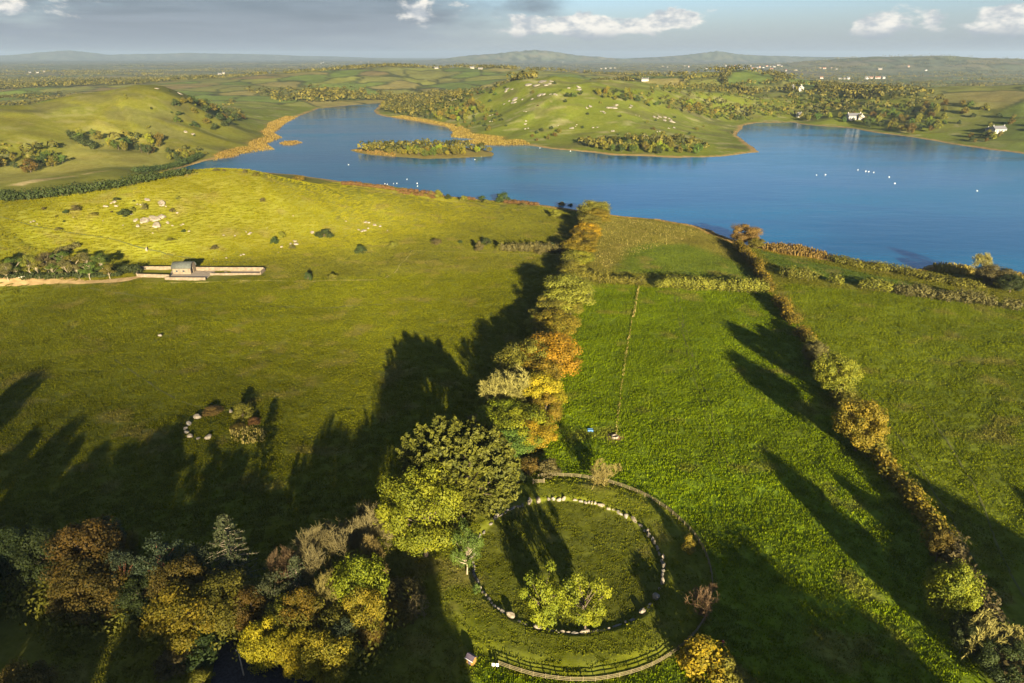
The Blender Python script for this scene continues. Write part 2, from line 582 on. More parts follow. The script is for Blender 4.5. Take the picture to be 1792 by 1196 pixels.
solid_mat('water_dark', (0.02, 0.03, 0.04), 0.1, 0.1, 2.0)
solid_mat('ochre_board', (0.30, 0.17, 0.04), 0.8, 0.3, 3.0)
solid_mat('shed_roof', (0.09, 0.07, 0.10), 0.7, 0.3, 3.0)
solid_mat('white_paint', (0.82, 0.82, 0.82), 0.6, 0.08, 3.0)
solid_mat('red_cloth', (0.50, 0.035, 0.05), 0.8, 0.3, 6.0)
solid_mat('dark_cloth', (0.03, 0.03, 0.045), 0.8, 0.3, 6.0)
solid_mat('skin', (0.50, 0.32, 0.23), 0.6, 0.1, 6.0)
solid_mat('hair', (0.05, 0.03, 0.02), 0.7, 0.3, 20.0)
solid_mat('pole_wood', (0.40, 0.34, 0.25), 0.85, 0.35, 3.0)


def ground_mat():
    m = bpy.data.materials.new('ground_cover'); m.use_nodes = True
    t = NT(m.node_tree)
    at = t.n('ShaderNodeAttribute', attribute_name='cover')
    tf = t.n('ShaderNodeAttribute', attribute_name='tuft')
    tc = t.n('ShaderNodeTexCoord')
    P = tc.outputs['Object']
    n1 = t.noise(P, 0.9, 4, 0.65)
    n2 = t.noise(P, 0.16, 4, 0.6, 0.6)
    n3 = t.noise(P, 0.022, 4, 0.6, 0.8)
    v = t.math('ADD', t.math('MULTIPLY_ADD', n1, 0.9, 0.55), t.math('MULTIPLY_ADD', n2, 0.9, -0.45))
    c = t.mix(1.0, at.outputs['Color'], (1, 1, 1), 'MULTIPLY')
    hs = t.n('ShaderNodeHueSaturation', inp={'Color': c})
    t.link(v, hs.inputs['Value'])
    t.link(t.math('MULTIPLY_ADD', n3, 0.05, 0.475), hs.inputs['Hue'])
    t.link(t.math('MULTIPLY_ADD', n2, -0.3, 1.12), hs.inputs['Saturation'])
    p = t.n('ShaderNodeBsdfPrincipled', inp={'Roughness': 0.95, 'Specular IOR Level': 0.1})
    t.link(hs.outputs[0], p.inputs['Base Color'])
    hgt = t.math('ADD', t.math('MULTIPLY', n1, 0.55), t.math('MULTIPLY', n2, 0.8))
    b = t.n('ShaderNodeBump', inp={'Strength': 1.0})
    t.link(t.math('MULTIPLY', tf.outputs['Fac'], 0.9), b.inputs['Distance'])
    t.link(hgt, b.inputs['Height']); t.link(b.outputs[0], p.inputs['Normal'])
    o = t.n('ShaderNodeOutputMaterial'); t.link(p.outputs[0], o.inputs[0])
    return m


def water_mat():
    m = bpy.data.materials.new('lake_water'); m.use_nodes = True
    t = NT(m.node_tree)
    tc = t.n('ShaderNodeTexCoord')
    P = tc.outputs['Object']
    mp = t.n('ShaderNodeMapping', inp={'Scale': (0.35, 1.0, 1.0), 'Rotation': (0, 0, 0.25)})
    t.link(P, mp.inputs[0])
    streak = t.noise(mp.outputs[0], 0.012, 5, 0.6, 0.5)
    ca = t.mix(t.smooth(streak, 0.38, 0.66), (0.000, 0.064, 0.150), (0.004, 0.112, 0.222))
    p = t.n('ShaderNodeBsdfPrincipled', inp={'IOR': 1.33, 'Specular IOR Level': 0.5})
    t.link(ca, p.inputs['Base Color'])
    t.link(t.math('MULTIPLY_ADD', t.smooth(streak, 0.35, 0.65), 0.16, 0.04), p.inputs['Roughness'])
    w1 = t.noise(P, 0.55, 4, 0.6)
    w2 = t.noise(mp.outputs[0], 0.12, 3, 0.6)
    b = t.n('ShaderNodeBump', inp={'Strength': 1.0, 'Distance': 0.085})
    w3 = t.noise(mp.outputs[0], 0.030, 4, 0.65)
    t.link(t.math('ADD', t.math('ADD', w1, t.math('MULTIPLY', w2, 1.2)), t.math('MULTIPLY', w3, 3.0)), b.inputs['Height'])
    t.link(b.outputs[0], p.inputs['Normal'])
    o = t.n('ShaderNodeOutputMaterial'); t.link(p.outputs[0], o.inputs[0])
    return m


# ------------------------------------------------------------------ ground sheet
def poly_hit(pts):
    return np.array([hit(a, b) for a, b in pts])


def cells(x, y, r):
    """irregular fields of the plain: distance to the nearest and second nearest seed, and a value per field"""
    n = len(x)
    cs = np.where(r < 4200, 125.0, 230.0)
    x = x + (fbm(x / 170, y / 170, 64, 2) - .5) * 150 + (vnoise(x / 45, y / 45, 66) - .5) * 14
    y = y + (fbm(x / 190, y / 160, 65, 2) - .5) * 170
    gx = np.floor(x / cs); gy = np.floor(y / cs)
    best = np.full(n, 1e18); val = np.zeros(n); second = np.full(n, 1e18)
    for i in (-1, 0, 1):
        for j in (-1, 0, 1):
            cx = gx + i; cy = gy + j
            jx = (cx + vnoise(cx * 7.13 + 0.37, cy * 3.71 + 0.11, 61)) * cs
            jy = (cy + vnoise(cx * 5.19 + 0.63, cy * 8.23 + 0.29, 62)) * cs
            d = np.maximum(np.abs(x - jx), np.abs(y - jy) * .8) * .55 + np.hypot(x - jx, (y - jy) * .8) * .45
            c = d < best
            second = np.where(c, best, np.minimum(second, d))
            val = np.where(c, vnoise(cx * 3.3 + 0.5, cy * 4.7 + 0.5, 63), val)
            best = np.minimum(best, d)
    return best, second, val


def ground_cover(x, y, z):
    """colours of what grows where (grass kinds, reeds, rock), haze mixed in far off, and tuft size"""
    n = len(x)
    r = np.hypot(x, y)
    best, second, val = cells(x, y, r)
    pal = np.array([(0.10, 0.135, 0.024), (0.082, 0.118, 0.022), (0.120, 0.135, 0.028), (0.072, 0.105, 0.020), (0.145, 0.135, 0.042), (0.105, 0.115, 0.030), (0.120, 0.100, 0.040)]) * np.array((1.22, 1.14, 1.0))
    C = pal[np.clip((val * 7).astype(int), 0, 6)]
    C = C * (1 - .55 * sstep(r, 2500, 6000))[:, None] + np.array((.100, .100, .085)) * (.55 * sstep(r, 2500, 6000))[:, None]  # far fields greyed: hedge tone plus distance haze put into the colour
    hedge = 1 - sstep(second - best, 2 + .0012 * r, 7 + .003 * r)
    C = C * (1 - hedge[:, None]) + np.array((0.045, 0.052, 0.014)) * hedge[:, None]
    tuft = np.full(n, 0.25)
    def put(mask, col, soft=None):
        m = mask.astype(float) if soft is None else soft
        C[:] = C * (1 - m[:, None]) + np.array(col) * m[:, None]
    near = r < 2300
    def zone(P, col, feather=6.0, tu=None, wob=8.0):
        lo = P.min(0) - 20; hi = P.max(0) + 20
        m = (x > lo[0]) & (x < hi[0]) & (y > lo[1]) & (y < hi[1])
        if not m.any():
            return
        k = np.zeros(n)
        sd = sdist(x[m], y[m], P) + (fbm(x[m] / 18, y[m] / 18, 77, 3) - 0.5) * wob
        k[m] = 1 - sstep(sd, -feather / 2, feather / 2)
        put(None, col, k)
        if tu is not None:
            tuft[:] = tuft * (1 - k) + tu * k
    # whole near side pasture
    zone(np.array([(-900, -200), (900, -200), (900, 560), (300, 640), (-200, 690), (-500, 900), (-900, 900)]), (0.110, 0.112, 0.010), 20, 0.30)
    # hills: rough yellow-green grass
    for k, (P, wf, wb) in enumerate(RIDGES[:3]):
        d, par = seg_dist(x, y, P[:, :2], False)
        m = np.exp(-(d / (wf * 1.25)) ** 2) * (r < 1700)
        m = sstep(m, 0.10, 0.45)
        col = [(0.168, 0.162, 0.007), (0.122, 0.122, 0.009), (0.112, 0.132, 0.008)][k]
        put(None, col, m)
        tuft[:] = tuft * (1 - m) + 0.24 * m
        # thin limestone scars breaking the turf
        if k:
            q = fbm(x / 34 + 3, y / 13, 90 + k, 4)
            s = sstep(q, 0.655 - 0.02 * k, 0.72) * m * (r < 1700)
            put(None, (0.25, 0.22, 0.11), s * (0.25 if k == 1 else 0.55))
            q = fbm(x / 50, y / 30, 95 + k, 4)
            put(None, (0.085, 0.082, 0.022), sstep(q, 0.56, 0.70) * m * 0.7)
    zone(flats([(-60, 500), (240, 495), (560, 490), (985, 470), (970, 560), (930, 700), (760, 900), (620, 930), (300, 1010), (-300, 1050), (-500, 700)]), (0.100, 0.108, 0.004), 14, 0.36)
    zone(flats([(1015, 500), (1180, 505), (1345, 512), (1410, 610), (1490, 740), (1560, 860), (1660, 1010), (1720, 1196), (1700, 1400), (800, 1400), (850, 1000), (950, 780), (1000, 600)]), (0.098, 0.140, 0.002), 5, 0.42)
    zone(flats([(1370, 500), (1500, 510), (1720, 535), (1900, 560), (2300, 700), (2100, 1500), (1800, 1300), (1710, 1040), (1600, 870), (1520, 720), (1430, 600)]), (0.096, 0.120, 0.003), 5, 0.30)
    zone(flats([(1065, 378), (1150, 384), (1209, 394), (1262, 410), (1300, 440), (1340, 500), (1180, 488), (1020, 478), (1040, 430)]), (0.135, 0.125, 0.022), 5, 0.5)
    zone(flats([(1110, 430), (1200, 430), (1290, 460), (1335, 495), (1180, 486), (1080, 478)]), (0.085, 0.115, 0.012), 12, 0.35)
    zone(flats([(1325, 436), (1400, 455), (1560, 490), (1650, 520), (1500, 500), (1370, 480)]), (0.075, 0.110, 0.014), 5, 0.25)
    # bright meadow and marsh north-west of the hill
    zone(flats([(-60, 335), (60, 320), (180, 300), (300, 290), (290, 268), (180, 262), (110, 290), (-60, 310)]), (0.175, 0.165, 0.026), 8, 0.3)
    zone(flats([(-100, 258), (0, 256), (110, 248), (110, 232), (20, 228), (-100, 232)]), (0.060, 0.125, 0.016), 6, 0.2)
    zone(flats([(-100, 330), (40, 330), (160, 310), (250, 300), (60, 322), (-100, 345)]), (0.26, 0.20, 0.08), 5, 0.3)
    # reed fringes
    keepC = C.copy()
    for P in REEDS:
        zone(P, (0.26, 0.170, 0.022), 4, 0.5, 4.0)
    up = sstep(z, LAKE_Z + 1.6, LAKE_Z + 3.2)[:, None]
    C[:] = C * (1 - up) + keepC * up
    # shore line mud and islands
    m = (r < 2300)
    sd = np.full(n, 1e3)
    sd[m] = land_sd(x[m], y[m])
    band = (sd > -3) & (sd < 4 + 8 * fbm(x / 40, y / 40, 5, 3))
    put(band, (0.25, 0.17, 0.055))
    put(sd < -0.5, (0.06, 0.05, 0.03))
    isl = np.zeros(n, bool)
    isl[m] = sdist(x[m], y[m], ISLAND) < 0
    put(isl, (0.19, 0.15, 0.03))
    # circle bank: richer short turf
    rr = np.hypot(x - RING_C[0], y - RING_C[1])
    put(None, (0.105, 0.118, 0.006), 1 - sstep(rr, 33, 34.5))
    tuft[:] = np.where(rr < 33, 0.16, tuft)
    put(None, (0.085, 0.094, 0.006), 1 - sstep(rr, 20.5, 22))
    # mottling of the turf
    q = fbm(x / 30, y / 22, 55, 4)[:, None]
    C *= 0.72 + 0.56 * q
    q = fbm(x / 70, y / 55, 58, 3)[:, None]
    C *= 0.84 + 0.32 * q
    # worn and dry patches
    q = fbm(x / 11, y / 9, 57, 3)
    put(None, (0.17, 0.14, 0.035), sstep(q, 0.62, 0.80) * (r < 700) * 0.5)
    return C, tuft


REEDS = [flats([(1328, 431), (1353, 428), (1400, 431), (1426, 438), (1452, 446), (1462, 454), (1430, 456), (1370, 448), (1336, 440)], LAKE_Z),
         flats([(1632, 465), (1660, 464), (1694, 468), (1712, 480), (1690, 486), (1640, 480)], LAKE_Z),
         flats([(1764, 480), (1830, 484), (1830, 505), (1780, 496)], LAKE_Z),
         flats([(684, 205), (734, 213), (781, 222), (793, 231), (790, 241), (835, 244), (806, 248), (834, 254), (885, 255), (930, 254), (900, 240), (840, 228), (780, 213), (720, 204)], LAKE_Z),
         flats([(372, 282), (420, 270), (480, 262), (466, 252), (494, 241), (479, 233), (500, 216), (522, 204), (500, 205), (460, 222), (430, 246), (380, 274)], LAKE_Z),
         flats([(612, 263), (650, 271), (694, 275), (690, 270), (640, 264)], LAKE_Z)] + ISLETS


def build_ground():
    ths = np.concatenate([np.linspace(-180, -50, 34, endpoint=False), np.linspace(-50, 50, 430), np.linspace(50, 180, 34, endpoint=False)[1:]])
    ths = np.radians(ths)
    rs = [2.0, 8, 16, 26, 38, 50]
    while rs[-1] < 32000:
        r = rs[-1]
        rs.append(r + max(0.3, min(1.25 * (r * r + CAM_H ** 2) / (CAM_H * 666.0), 0.0065 * r if r < 2800 else 0.012 * r)))
    rs = np.array(rs)
    R, TH = np.meshgrid(rs, ths, indexing='ij')
    X = (R * np.sin(TH)).ravel(); Y = (R * np.cos(TH)).ravel()
    Z = terrain(X, Y, True, True)
    nr, nt = len(rs), len(ths)
    idx = np.arange(nr * nt).reshape(nr, nt)
    a = idx[:-1]; b = idx[1:]
    F = np.stack([a, b, np.roll(b, -1, 1), np.roll(a, -1, 1)], -1).reshape(-1, 4)
    me = make_mesh('ground', np.stack([X, Y, Z], 1), F[:, ::-1], smooth=True)
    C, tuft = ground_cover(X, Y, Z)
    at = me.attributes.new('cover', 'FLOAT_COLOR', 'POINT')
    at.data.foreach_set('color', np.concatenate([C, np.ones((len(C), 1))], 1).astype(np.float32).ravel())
    at = me.attributes.new('tuft', 'FLOAT', 'POINT')
    at.data.foreach_set('value', tuft.astype(np.float32))
    g = mesh_obj('ground', me, ground_mat())
    tag(g, kind='structure')
    # cap under the camera
    n = len(ths)
    V = [(0, 0, gz(0, 0.1))] + [(X[i], Y[i], Z[i]) for i in range(n)]
    c = mesh_obj('ground', py_mesh('ground_cap', V, [(0, 1 + (i + 1) % n, 1 + i) for i in range(n)]), me.materials[0])
    tag(c, kind='structure')
    return g


build_ground()

lo, hi = LAKE.min(0) - 12, LAKE.max(0) + 12
wv = [(lo[0], lo[1], LAKE_Z), (hi[0], lo[1], LAKE_Z), (hi[0], hi[1], LAKE_Z), (lo[0], hi[1], LAKE_Z)]
lake = mesh_obj('lake_water', py_mesh('lake_water', wv, [(0, 1, 2, 3)]), water_mat())
tag(lake, kind='structure')

# ------------------------------------------------------------------ air
hz = MB().box((0, 0, 126), (70000, 70000, 270)).mesh('haze')
hm = bpy.data.materials.new('haze_air'); hm.use_nodes = True
ht = NT(hm.node_tree)
vol = ht.n('ShaderNodeVolumePrincipled', inp={'Color': (0.60, 0.78, 1.0, 1), 'Density': 0.000050, 'Anisotropy': 0.3})
ho = ht.n('ShaderNodeOutputMaterial'); ht.link(vol.outputs[0], ho.inputs['Volume'])
haze = mesh_obj('haze', hz, hm)
tag(haze, kind='stuff')


# thin volume added out of view behind the viewpoint to dim the lower left fields
def shade_cloud(tx, ty, alt, a, b, c, dens, seed):
    import bmesh
    bm = bmesh.new(); bmesh.ops.create_icosphere(bm, subdivisions=4, radius=1.0)
    for v in bm.verts:
        p = v.co
        k = 1 + .35 * (float(fbm(np.array([p.x * 1.6 + seed]), np.array([p.y * 1.6 + p.z * 1.3]), seed, 3)[0]) - .5)
        v.co = (p.x * a * k, p.y * b * k, p.z * c * k)
    me = bpy.data.meshes.new('shade_cloud'); bm.to_mesh(me); bm.free()
    m = bpy.data.materials.new('shade_cloud_mist'); m.use_nodes = True
    t = NT(m.node_tree)
    v = t.n('ShaderNodeVolumePrincipled', inp={'Color': (.95, .96, .98, 1), 'Density': dens, 'Anisotropy': .3})
    o = t.n('ShaderNodeOutputMaterial'); t.link(v.outputs[0], o.inputs['Volume'])
    ob = mesh_obj('shade_cloud', me, m)
    d = alt / math.tan(SUN_EL)
    ob.location = (tx + math.sin(SUN_AZ) * d, ty + math.cos(SUN_AZ) * d, alt)
    tag(ob, kind='stuff')


shade_cloud(-235, 135, 700, 205, 90, 29, .0075, 3)

# ------------------------------------------------------------------ ribbons on the ground (tracks)
def ribbon(name, pix, width, mat, lift=0.14, kind='structure', wob=0.4, thick=0.0):
    P = np.array([hit(a, b) for a, b in pix])
    out = []
    for i in range(len(P) - 1):
        L = np.linalg.norm(P[i + 1] - P[i]); k = max(2, int(L / 1.5))
        for j in range(k):
            out.append(P[i] + (P[i + 1] - P[i]) * j / k)
    out.append(P[-1]); P = np.array(out)
    d = np.gradient(P, axis=0); d /= np.linalg.norm(d, axis=1)[:, None] + 1e-9
    nrm = np.stack([-d[:, 1], d[:, 0]], 1)
    s = np.arange(len(P)) * 1.5
    P = P + nrm * ((vnoise(s / 9., s * 0, 3) - 0.5) * wob * 2)[:, None]
    w = width * (0.75 + 0.5 * vnoise(s / 5., s * 0 + 3, 4))
    rows = []
    for k in (-1, 0, 1):
        q = P + nrm * (k * w / 2)[:, None]
        rows.append(np.stack([q[:, 0], q[:, 1], terrain(q[:, 0], q[:, 1]) + lift * (1.0 if k == 0 else 0.6)], 1))
    V = np.concatenate(rows); n = len(P)
    F = [(r * n + i, r * n + i + 1, (r + 1) * n + i + 1, (r + 1) * n + i) for r in (0, 1) for i in range(n - 1)]
    o = mesh_obj(name, py_mesh(name, V, [f[::-1] for f in F], True), MAT[mat])
    tag(o, kind=kind)
    return o


ribbon('farm_track', [(-120, 494), (0, 493), (110, 492), (200, 491), (225, 488), (246, 484)], 6.5, 'soil_track', 0.22)
ribbon('footpath', [(1608, 702), (1640, 748), (1672, 795), (1702, 848), (1728, 905), (1750, 960), (1775, 1012), (1815, 1080)], 0.55, 'trod_grass')
ribbon('footpath', [(200, 630), (235, 652), (270, 676), (310, 702), (345, 712), (372, 706)], 0.6, 'trod_grass')
ribbon('footpath', [(985, 447), (900, 444), (800, 441), (722, 440), (706, 458), (690, 478), (668, 490)], 0.9, 'pale_line')
ribbon('footpath', [(660, 490), (560, 492), (480, 492), (360, 494), (250, 496)], 1.2, 'pale_line')
ribbon('footpath', [(0, 380), (60, 396), (130, 408), (200, 420), (280, 440), (350, 455), (420, 462)], 1.0, 'trod_grass', 0.2)
ribbon('footpath', [(1192, 560), (1200, 600), (1230, 660)], 0.5, 'trod_grass')
ribbon('footpath', [(1390, 575), (1450, 640), (1535, 705), (1590, 790), (1660, 900), (1720, 1010)], 0.45, 'trod_grass')

for dx in (0, 7):
    ribbon('wheel_track', [(1180 + dx, 520), (1192 + dx * 1.2, 580), (1212 + dx * 1.4, 650), (1236 + dx * 1.8, 730), (1262 + dx * 2.2, 820)], .35, 'trod_grass', .16)
    ribbon('wheel_track', [(150 + dx, 505), (250 + dx, 520), (400 + dx, 535), (560 + dx, 540), (700 + dx, 530)], .4, 'trod_grass', .2)

# ------------------------------------------------------------------ growing things: prototype meshes (unit height, unit crown width)
def rot_rand(rng, n):
    v = rng.normal(size=(n, 3)); v /= np.linalg.norm(v, axis=1)[:, None] + 1e-9
    return v


def leaf_cards(P, N, size, rng, tint, aspect=1.0):
    """diamond leaves (one per point) facing N"""
    n = len(P)
    a = rot_rand(rng, n)
    U = np.cross(N, a); U /= np.linalg.norm(U, axis=1)[:, None] + 1e-9
    W = np.cross(N, U)
    s = (size * (0.65 + 0.7 * rng.random(n)))[:, None]
    V = np.stack([P - U * s * aspect, P - W * s * 0.6, P + U * s * aspect, P + W * s * 0.6], 1).reshape(-1, 3)
    F = np.arange(4 * n).reshape(n, 4)
    return V, F, np.repeat(tint, 4)


def crown_mesh(name, seed, n_clump=46, per=150, leaf=0.021, shape='round', gap=0.0, h0=0.22, clump_r=0.15):
    rng = np.random.default_rng(seed)
    cz, az = (1 + h0) / 2, (1 - h0) / 2
    C = []
    while len(C) < n_clump:
        v = rot_rand(rng, 1)[0]
        r = 0.45 + 0.5 * rng.random() ** 0.6
        x, y, z = v * r
        if shape == 'round':
            sx = 0.5
        elif shape == 'tall':
            sx = 0.5 * (1 - 0.35 * max(z, 0))
        elif shape == 'cone':
            sx = 0.5 * (0.62 - 0.55 * z)
        elif shape == 'spread':
            sx = 0.5 * (1 + 0.25 * z)
        elif shape == 'dome':
            z = abs(z) * 1.9 - 0.95; sx = 0.5 * (1.0 if z < -.2 else math.sqrt(max(0.05, 1 - ((z + .2) / 1.2) ** 2)))
            if z < 0: x, y = x / (np.hypot(x, y) + .2) * .9, y / (np.hypot(x, y) + .2) * .9
        if gap and vnoise(v[0] * 2.2 + 9, v[1] * 2.2 + v[2] * 3.1, seed) < gap:
            continue
        C.append((x * sx * 2 * 0.92, y * sx * 2 * 0.92, cz + z * az * 0.9))
    C = np.array(C)
    C[:, :2] *= 0.5
    C[:, :2] += (rng.random((n_clump, 2)) - .5) * 0.08
    cr = clump_r * (0.6 + 0.8 * rng.random(n_clump))
    ct = rng.random(n_clump)
    k = np.repeat(np.arange(n_clump), per)
    d = rot_rand(rng, len(k))
    rad = rng.random(len(k)) ** 0.4
    P = C[k] + d * (rad * cr[k])[:, None] * np.array([1.0, 1.0, 0.8])
    P[:, 2] = np.maximum(P[:, 2], 0.03)
    N = d + 0.55 * rot_rand(rng, len(k)) + np.array([0, 0, 0.25])
    N /= np.linalg.norm(N, axis=1)[:, None] + 1e-9
    tint = np.clip(0.15 + 0.5 * ct[k] + 0.45 * (rng.random(len(k)) - 0.3), 0, 1)
    V, F, T = leaf_cards(P, N, leaf, rng, tint)
    return make_mesh(name, V, F, T), C


def tube_arrays(segs, n=4):
    """segs: list of (p0, p1, r0, r1) -> V, F"""
    V = []; F = []
    A = np.array([s[0] for s in segs], float); B = np.array([s[1] for s in segs], float)
    r0 = np.array([s[2] for s in segs]); r1 = np.array([s[3] for s in segs])
    D = B - A; D /= np.linalg.norm(D, axis=1)[:, None] + 1e-9
    ref = np.where(np.abs(D[:, 2:3]) < 0.9, np.array([[0, 0, 1.0]]), np.array([[1.0, 0, 0]]))
    U = np.cross(D, ref); U /= np.linalg.norm(U, axis=1)[:, None] + 1e-9
    W = np.cross(D, U)
    m = len(segs)
    ring = []
    for P, r in ((A, r0), (B, r1)):
        for k in range(n):
            a = 2 * math.pi * k / n
            ring.append(P + (U * math.cos(a) + W * math.sin(a)) * r[:, None])
    V = np.stack(ring, 1).reshape(-1, 3)
    base = np.arange(m)[:, None] * (2 * n)
    F = []
    for k in range(n):
        j = (k + 1) % n
        F.append(np.concatenate([base + k, base + j, base + n + j, base + n + k], 1))
    return V, np.concatenate(F)


def trunk_mesh(name, C, seed, r=0.022, lean=0.02, top=0.72, every=2):
    rng = np.random.default_rng(seed)
    segs = []
    pts = [np.array([0, 0, -0.02])]
    for i in range(1, 6):
        pts.append(np.array([lean * i * (rng.random() - .5), lean * i * (rng.random() - .5), top * i / 5]))
    for i in range(5):
        segs.append((pts[i], pts[i + 1], r * (1 - .17 * i) * (1.35 if i == 0 else 1), r * (1 - .17 * (i + 1))))
    for c in C[::every]:
        f = max(0.18, min(top * .95, c[2] * 0.55))
        i = min(4, int(f / top * 5)); t = f / top * 5 - i
        s = pts[i] * (1 - t) + pts[i + 1] * t
        mid = (s + c) / 2 + np.array([0, 0, -0.02 + 0.05 * rng.random()])
        segs.append((s, mid, r * 0.45, r * 0.3)); segs.append((mid, c, r * 0.3, r * 0.08))
    V, F = tube_arrays(segs, 5)
    return make_mesh(name, V, F, np.full(len(V), 0.5), True)


def bare_mesh(name, seed, levels=5, width=0.5, h0=0.12, twig=0.0035, spread=0.62, n0=4, hang=0.0):
    """leafless crown: forking boughs ending in a haze of fine twigs; returns limbs mesh and twigs mesh"""
    rng = np.random.default_rng(seed)
    limbs = []; twigs = []
    def grow(p, d, L, r, lev):
        q = p + d * L
        q2 = p + d * L * .5 + rng.normal(size=3) * L * .05
        tgt = limbs if lev < levels - 2 else twigs
        tgt.append((p, q2, r, r * .8, lev)); tgt.append((q2, q, r * .8, r * .6, lev))
        if lev >= levels:
            return
        k = n0 if lev == 0 else (3 if rng.random() < .6 else 2)
        for i in range(k):
            side = rng.normal(size=3); side -= d * side.dot(d); side /= np.linalg.norm(side) + 1e-9
            a = spread * (0.45 + 0.8 * rng.random())
            nd = d * math.cos(a) + side * math.sin(a) + np.array([0, 0, 0.12 - hang])
            nd /= np.linalg.norm(nd)
            grow(q if rng.random() < .7 else q2, nd, L * (0.62 + 0.25 * rng.random()), r * .58, lev + 1)
    grow(np.array([0, 0, -0.02]), np.array([0, 0, 1.0]), h0 + .1, 0.02, 0)
    for i in range(4):
        a = i * 1.6 + rng.random()
        nd = np.array([math.cos(a) * .6, math.sin(a) * .6, .8]); nd /= np.linalg.norm(nd)
        grow(np.array([0, 0, h0 * (0.5 + .5 * rng.random())]), nd, .22, .011, 1)
    allp = np.array([s[1] for s in limbs + twigs])
    zt = allp[:, 2].max(); qr = np.quantile(np.hypot(allp[:, 0], allp[:, 1]), .80)
    def fit(p):
        z = np.clip(p[2] / zt, -.03, 1)
        r = math.hypot(p[0], p[1]) / qr
        env = .5 * math.sqrt(max(.12, 1 - max(0, (z - .45) / .62) ** 2))
        k = env * math.tanh(r * .85) / (r * qr + 1e-9)
        return np.array([p[0] * k, p[1] * k, z])
    L = [(fit(s[0]), fit(s[1]), s[2], s[3]) for s in limbs]
    V, F = tube_arrays(L, 4)
    me_l = make_mesh(name + '_limbs', V, F, np.full(len(V), .55), True)
    T = [(fit(s[0]), fit(s[1]), max(s[2], twig), max(s[3], twig * .6)) for s in twigs]
    V, F = tube_arrays(T, 3)
    # extra fine twiglets near branch ends
    E = np.array([t[1] for t in T]); D = np.array([t[1] - t[0] for t in T])
    D /= np.linalg.norm(D, axis=1)[:, None] + 1e-9
    k = rng.integers(0, len(E), len(E) * 3)
    d2 = D[k] + 0.75 * rot_rand(rng, len(k)); d2 /= np.linalg.norm(d2, axis=1)[:, None]
    P0 = E[k] - D[k] * .03 * rng.random((len(k), 1)); P1 = P0 + d2 * (.035 + .05 * rng.random((len(k), 1)))
    S2 = np.cross(d2, rot_rand(rng, len(k))); S2 /= np.linalg.norm(S2, axis=1)[:, None]
    Vq = np.stack([P0 - S2 * twig * .7, P0 + S2 * twig * .7, P1 + S2 * twig * .35, P1 - S2 * twig * .35], 1).reshape(-1, 3)
    Fq = np.arange(len(Vq)).reshape(-1, 4) + len(V)
    V2 = np.concatenate([V, Vq]); F2 = np.concatenate([F, Fq])
    me_t = make_mesh(name + '_twigs', V2, F2, np.clip(.5 + .35 * rng.normal(size=len(V2) // 1), 0, 1), False)
    return me_l, me_t


def conifer_mesh(name, seed, whorls=17, per=9, droop=0.25, leaf=0.02, gap=0.25, cards=26):
    rng = np.random.default_rng(seed)
    segs = [(np.array([0, 0, -.02]), np.array([0, 0, .5]), .018, .011), (np.array([0, 0, .5]), np.array([0, 0, .99]), .011, .002)]
    P = []; N = []; T = []
    for i in range(whorls):
        z = 0.12 + 0.86 * (i / (whorls - 1)) ** 0.92
        L = 0.5 * (1 - ((z - .12) / .9)) ** 0.75 * (0.8 + .3 * rng.random()) + 0.02
        for k in range(per):
            if rng.random() < gap: continue
            a = 2 * math.pi * (k + rng.random() * .6) / per + i * .7
            l = L * (0.7 + .45 * rng.random())
            d = np.array([math.cos(a), math.sin(a), 0.15 - droop * rng.random()])
            s = np.array([0, 0, z]); e = s + d * l
            segs.append((s, e, .0045, .0015))
            t = rng.random(cards) ** .7
            pp = s + (e - s) * (0.15 + .9 * t[:, None]) + rng.normal(size=(cards, 3)) * np.array([.018, .018, .008]) * (1.2 - .6 * t[:, None])
            P.append(pp); N.append(np.array([0, 0, 1.0]) + .7 * rot_rand(rng, cards) + d * .3)
            T.append(np.clip(.25 + .5 * rng.random(cards) + .2 * (rng.random() - .5), 0, 1))
    P = np.concatenate(P); N = np.concatenate(N); N /= np.linalg.norm(N, axis=1)[:, None]; T = np.concatenate(T)
    V, F, TT = leaf_cards(P, N, leaf, rng, T, 1.2)
    me_c = make_mesh(name + '_crown', V, F, TT)
    V, F = tube_arrays(segs, 5)
    return make_mesh(name + '_trunk', V, F, np.full(len(V), .5), True), me_c


def cypress_mesh(name, seed):
    """broad dark conifer of feathery sprays pointing up and out"""
    rng = np.random.default_rng(seed)
    n = 700
    v = rot_rand(rng, n); v[:, 2] = np.abs(v[:, 2]) * 1.5 - .5
    v /= np.linalg.norm(v, axis=1)[:, None]
    r = .70 + .28 * rng.random(n) ** .7
    lump = .82 + .3 * np.array([vnoise(a * 2.3 + 5, b * 2.3 + c * 2.9, 12) for a, b, c in v])
    C = v * (r * lump)[:, None] * np.array([.5, .5, .50]) + np.array([0, 0, .5])
    D = v + np.array([0, 0, .55]); D /= np.linalg.norm(D, axis=1)[:, None]
    k = np.repeat(np.arange(n), 40)
    t = rng.random(len(k))
    P = C[k] + D[k] * (t * .10)[:, None] + rng.normal(size=(len(k), 3)) * (.021 * (1.15 - t))[:, None]
    N = np.cross(D[k], rot_rand(rng, len(k))) + v[k] * .5
    N /= np.linalg.norm(N, axis=1)[:, None]
    ct = rng.random(n)
    tint = np.clip(.1 + .35 * ct[k] + .5 * t * rng.random(len(k)), 0, 1)
    V, F, T = leaf_cards(P, N, .0155, rng, tint, 1.3)
    me = make_mesh(name, V, F, T)
    return me, C[::14]


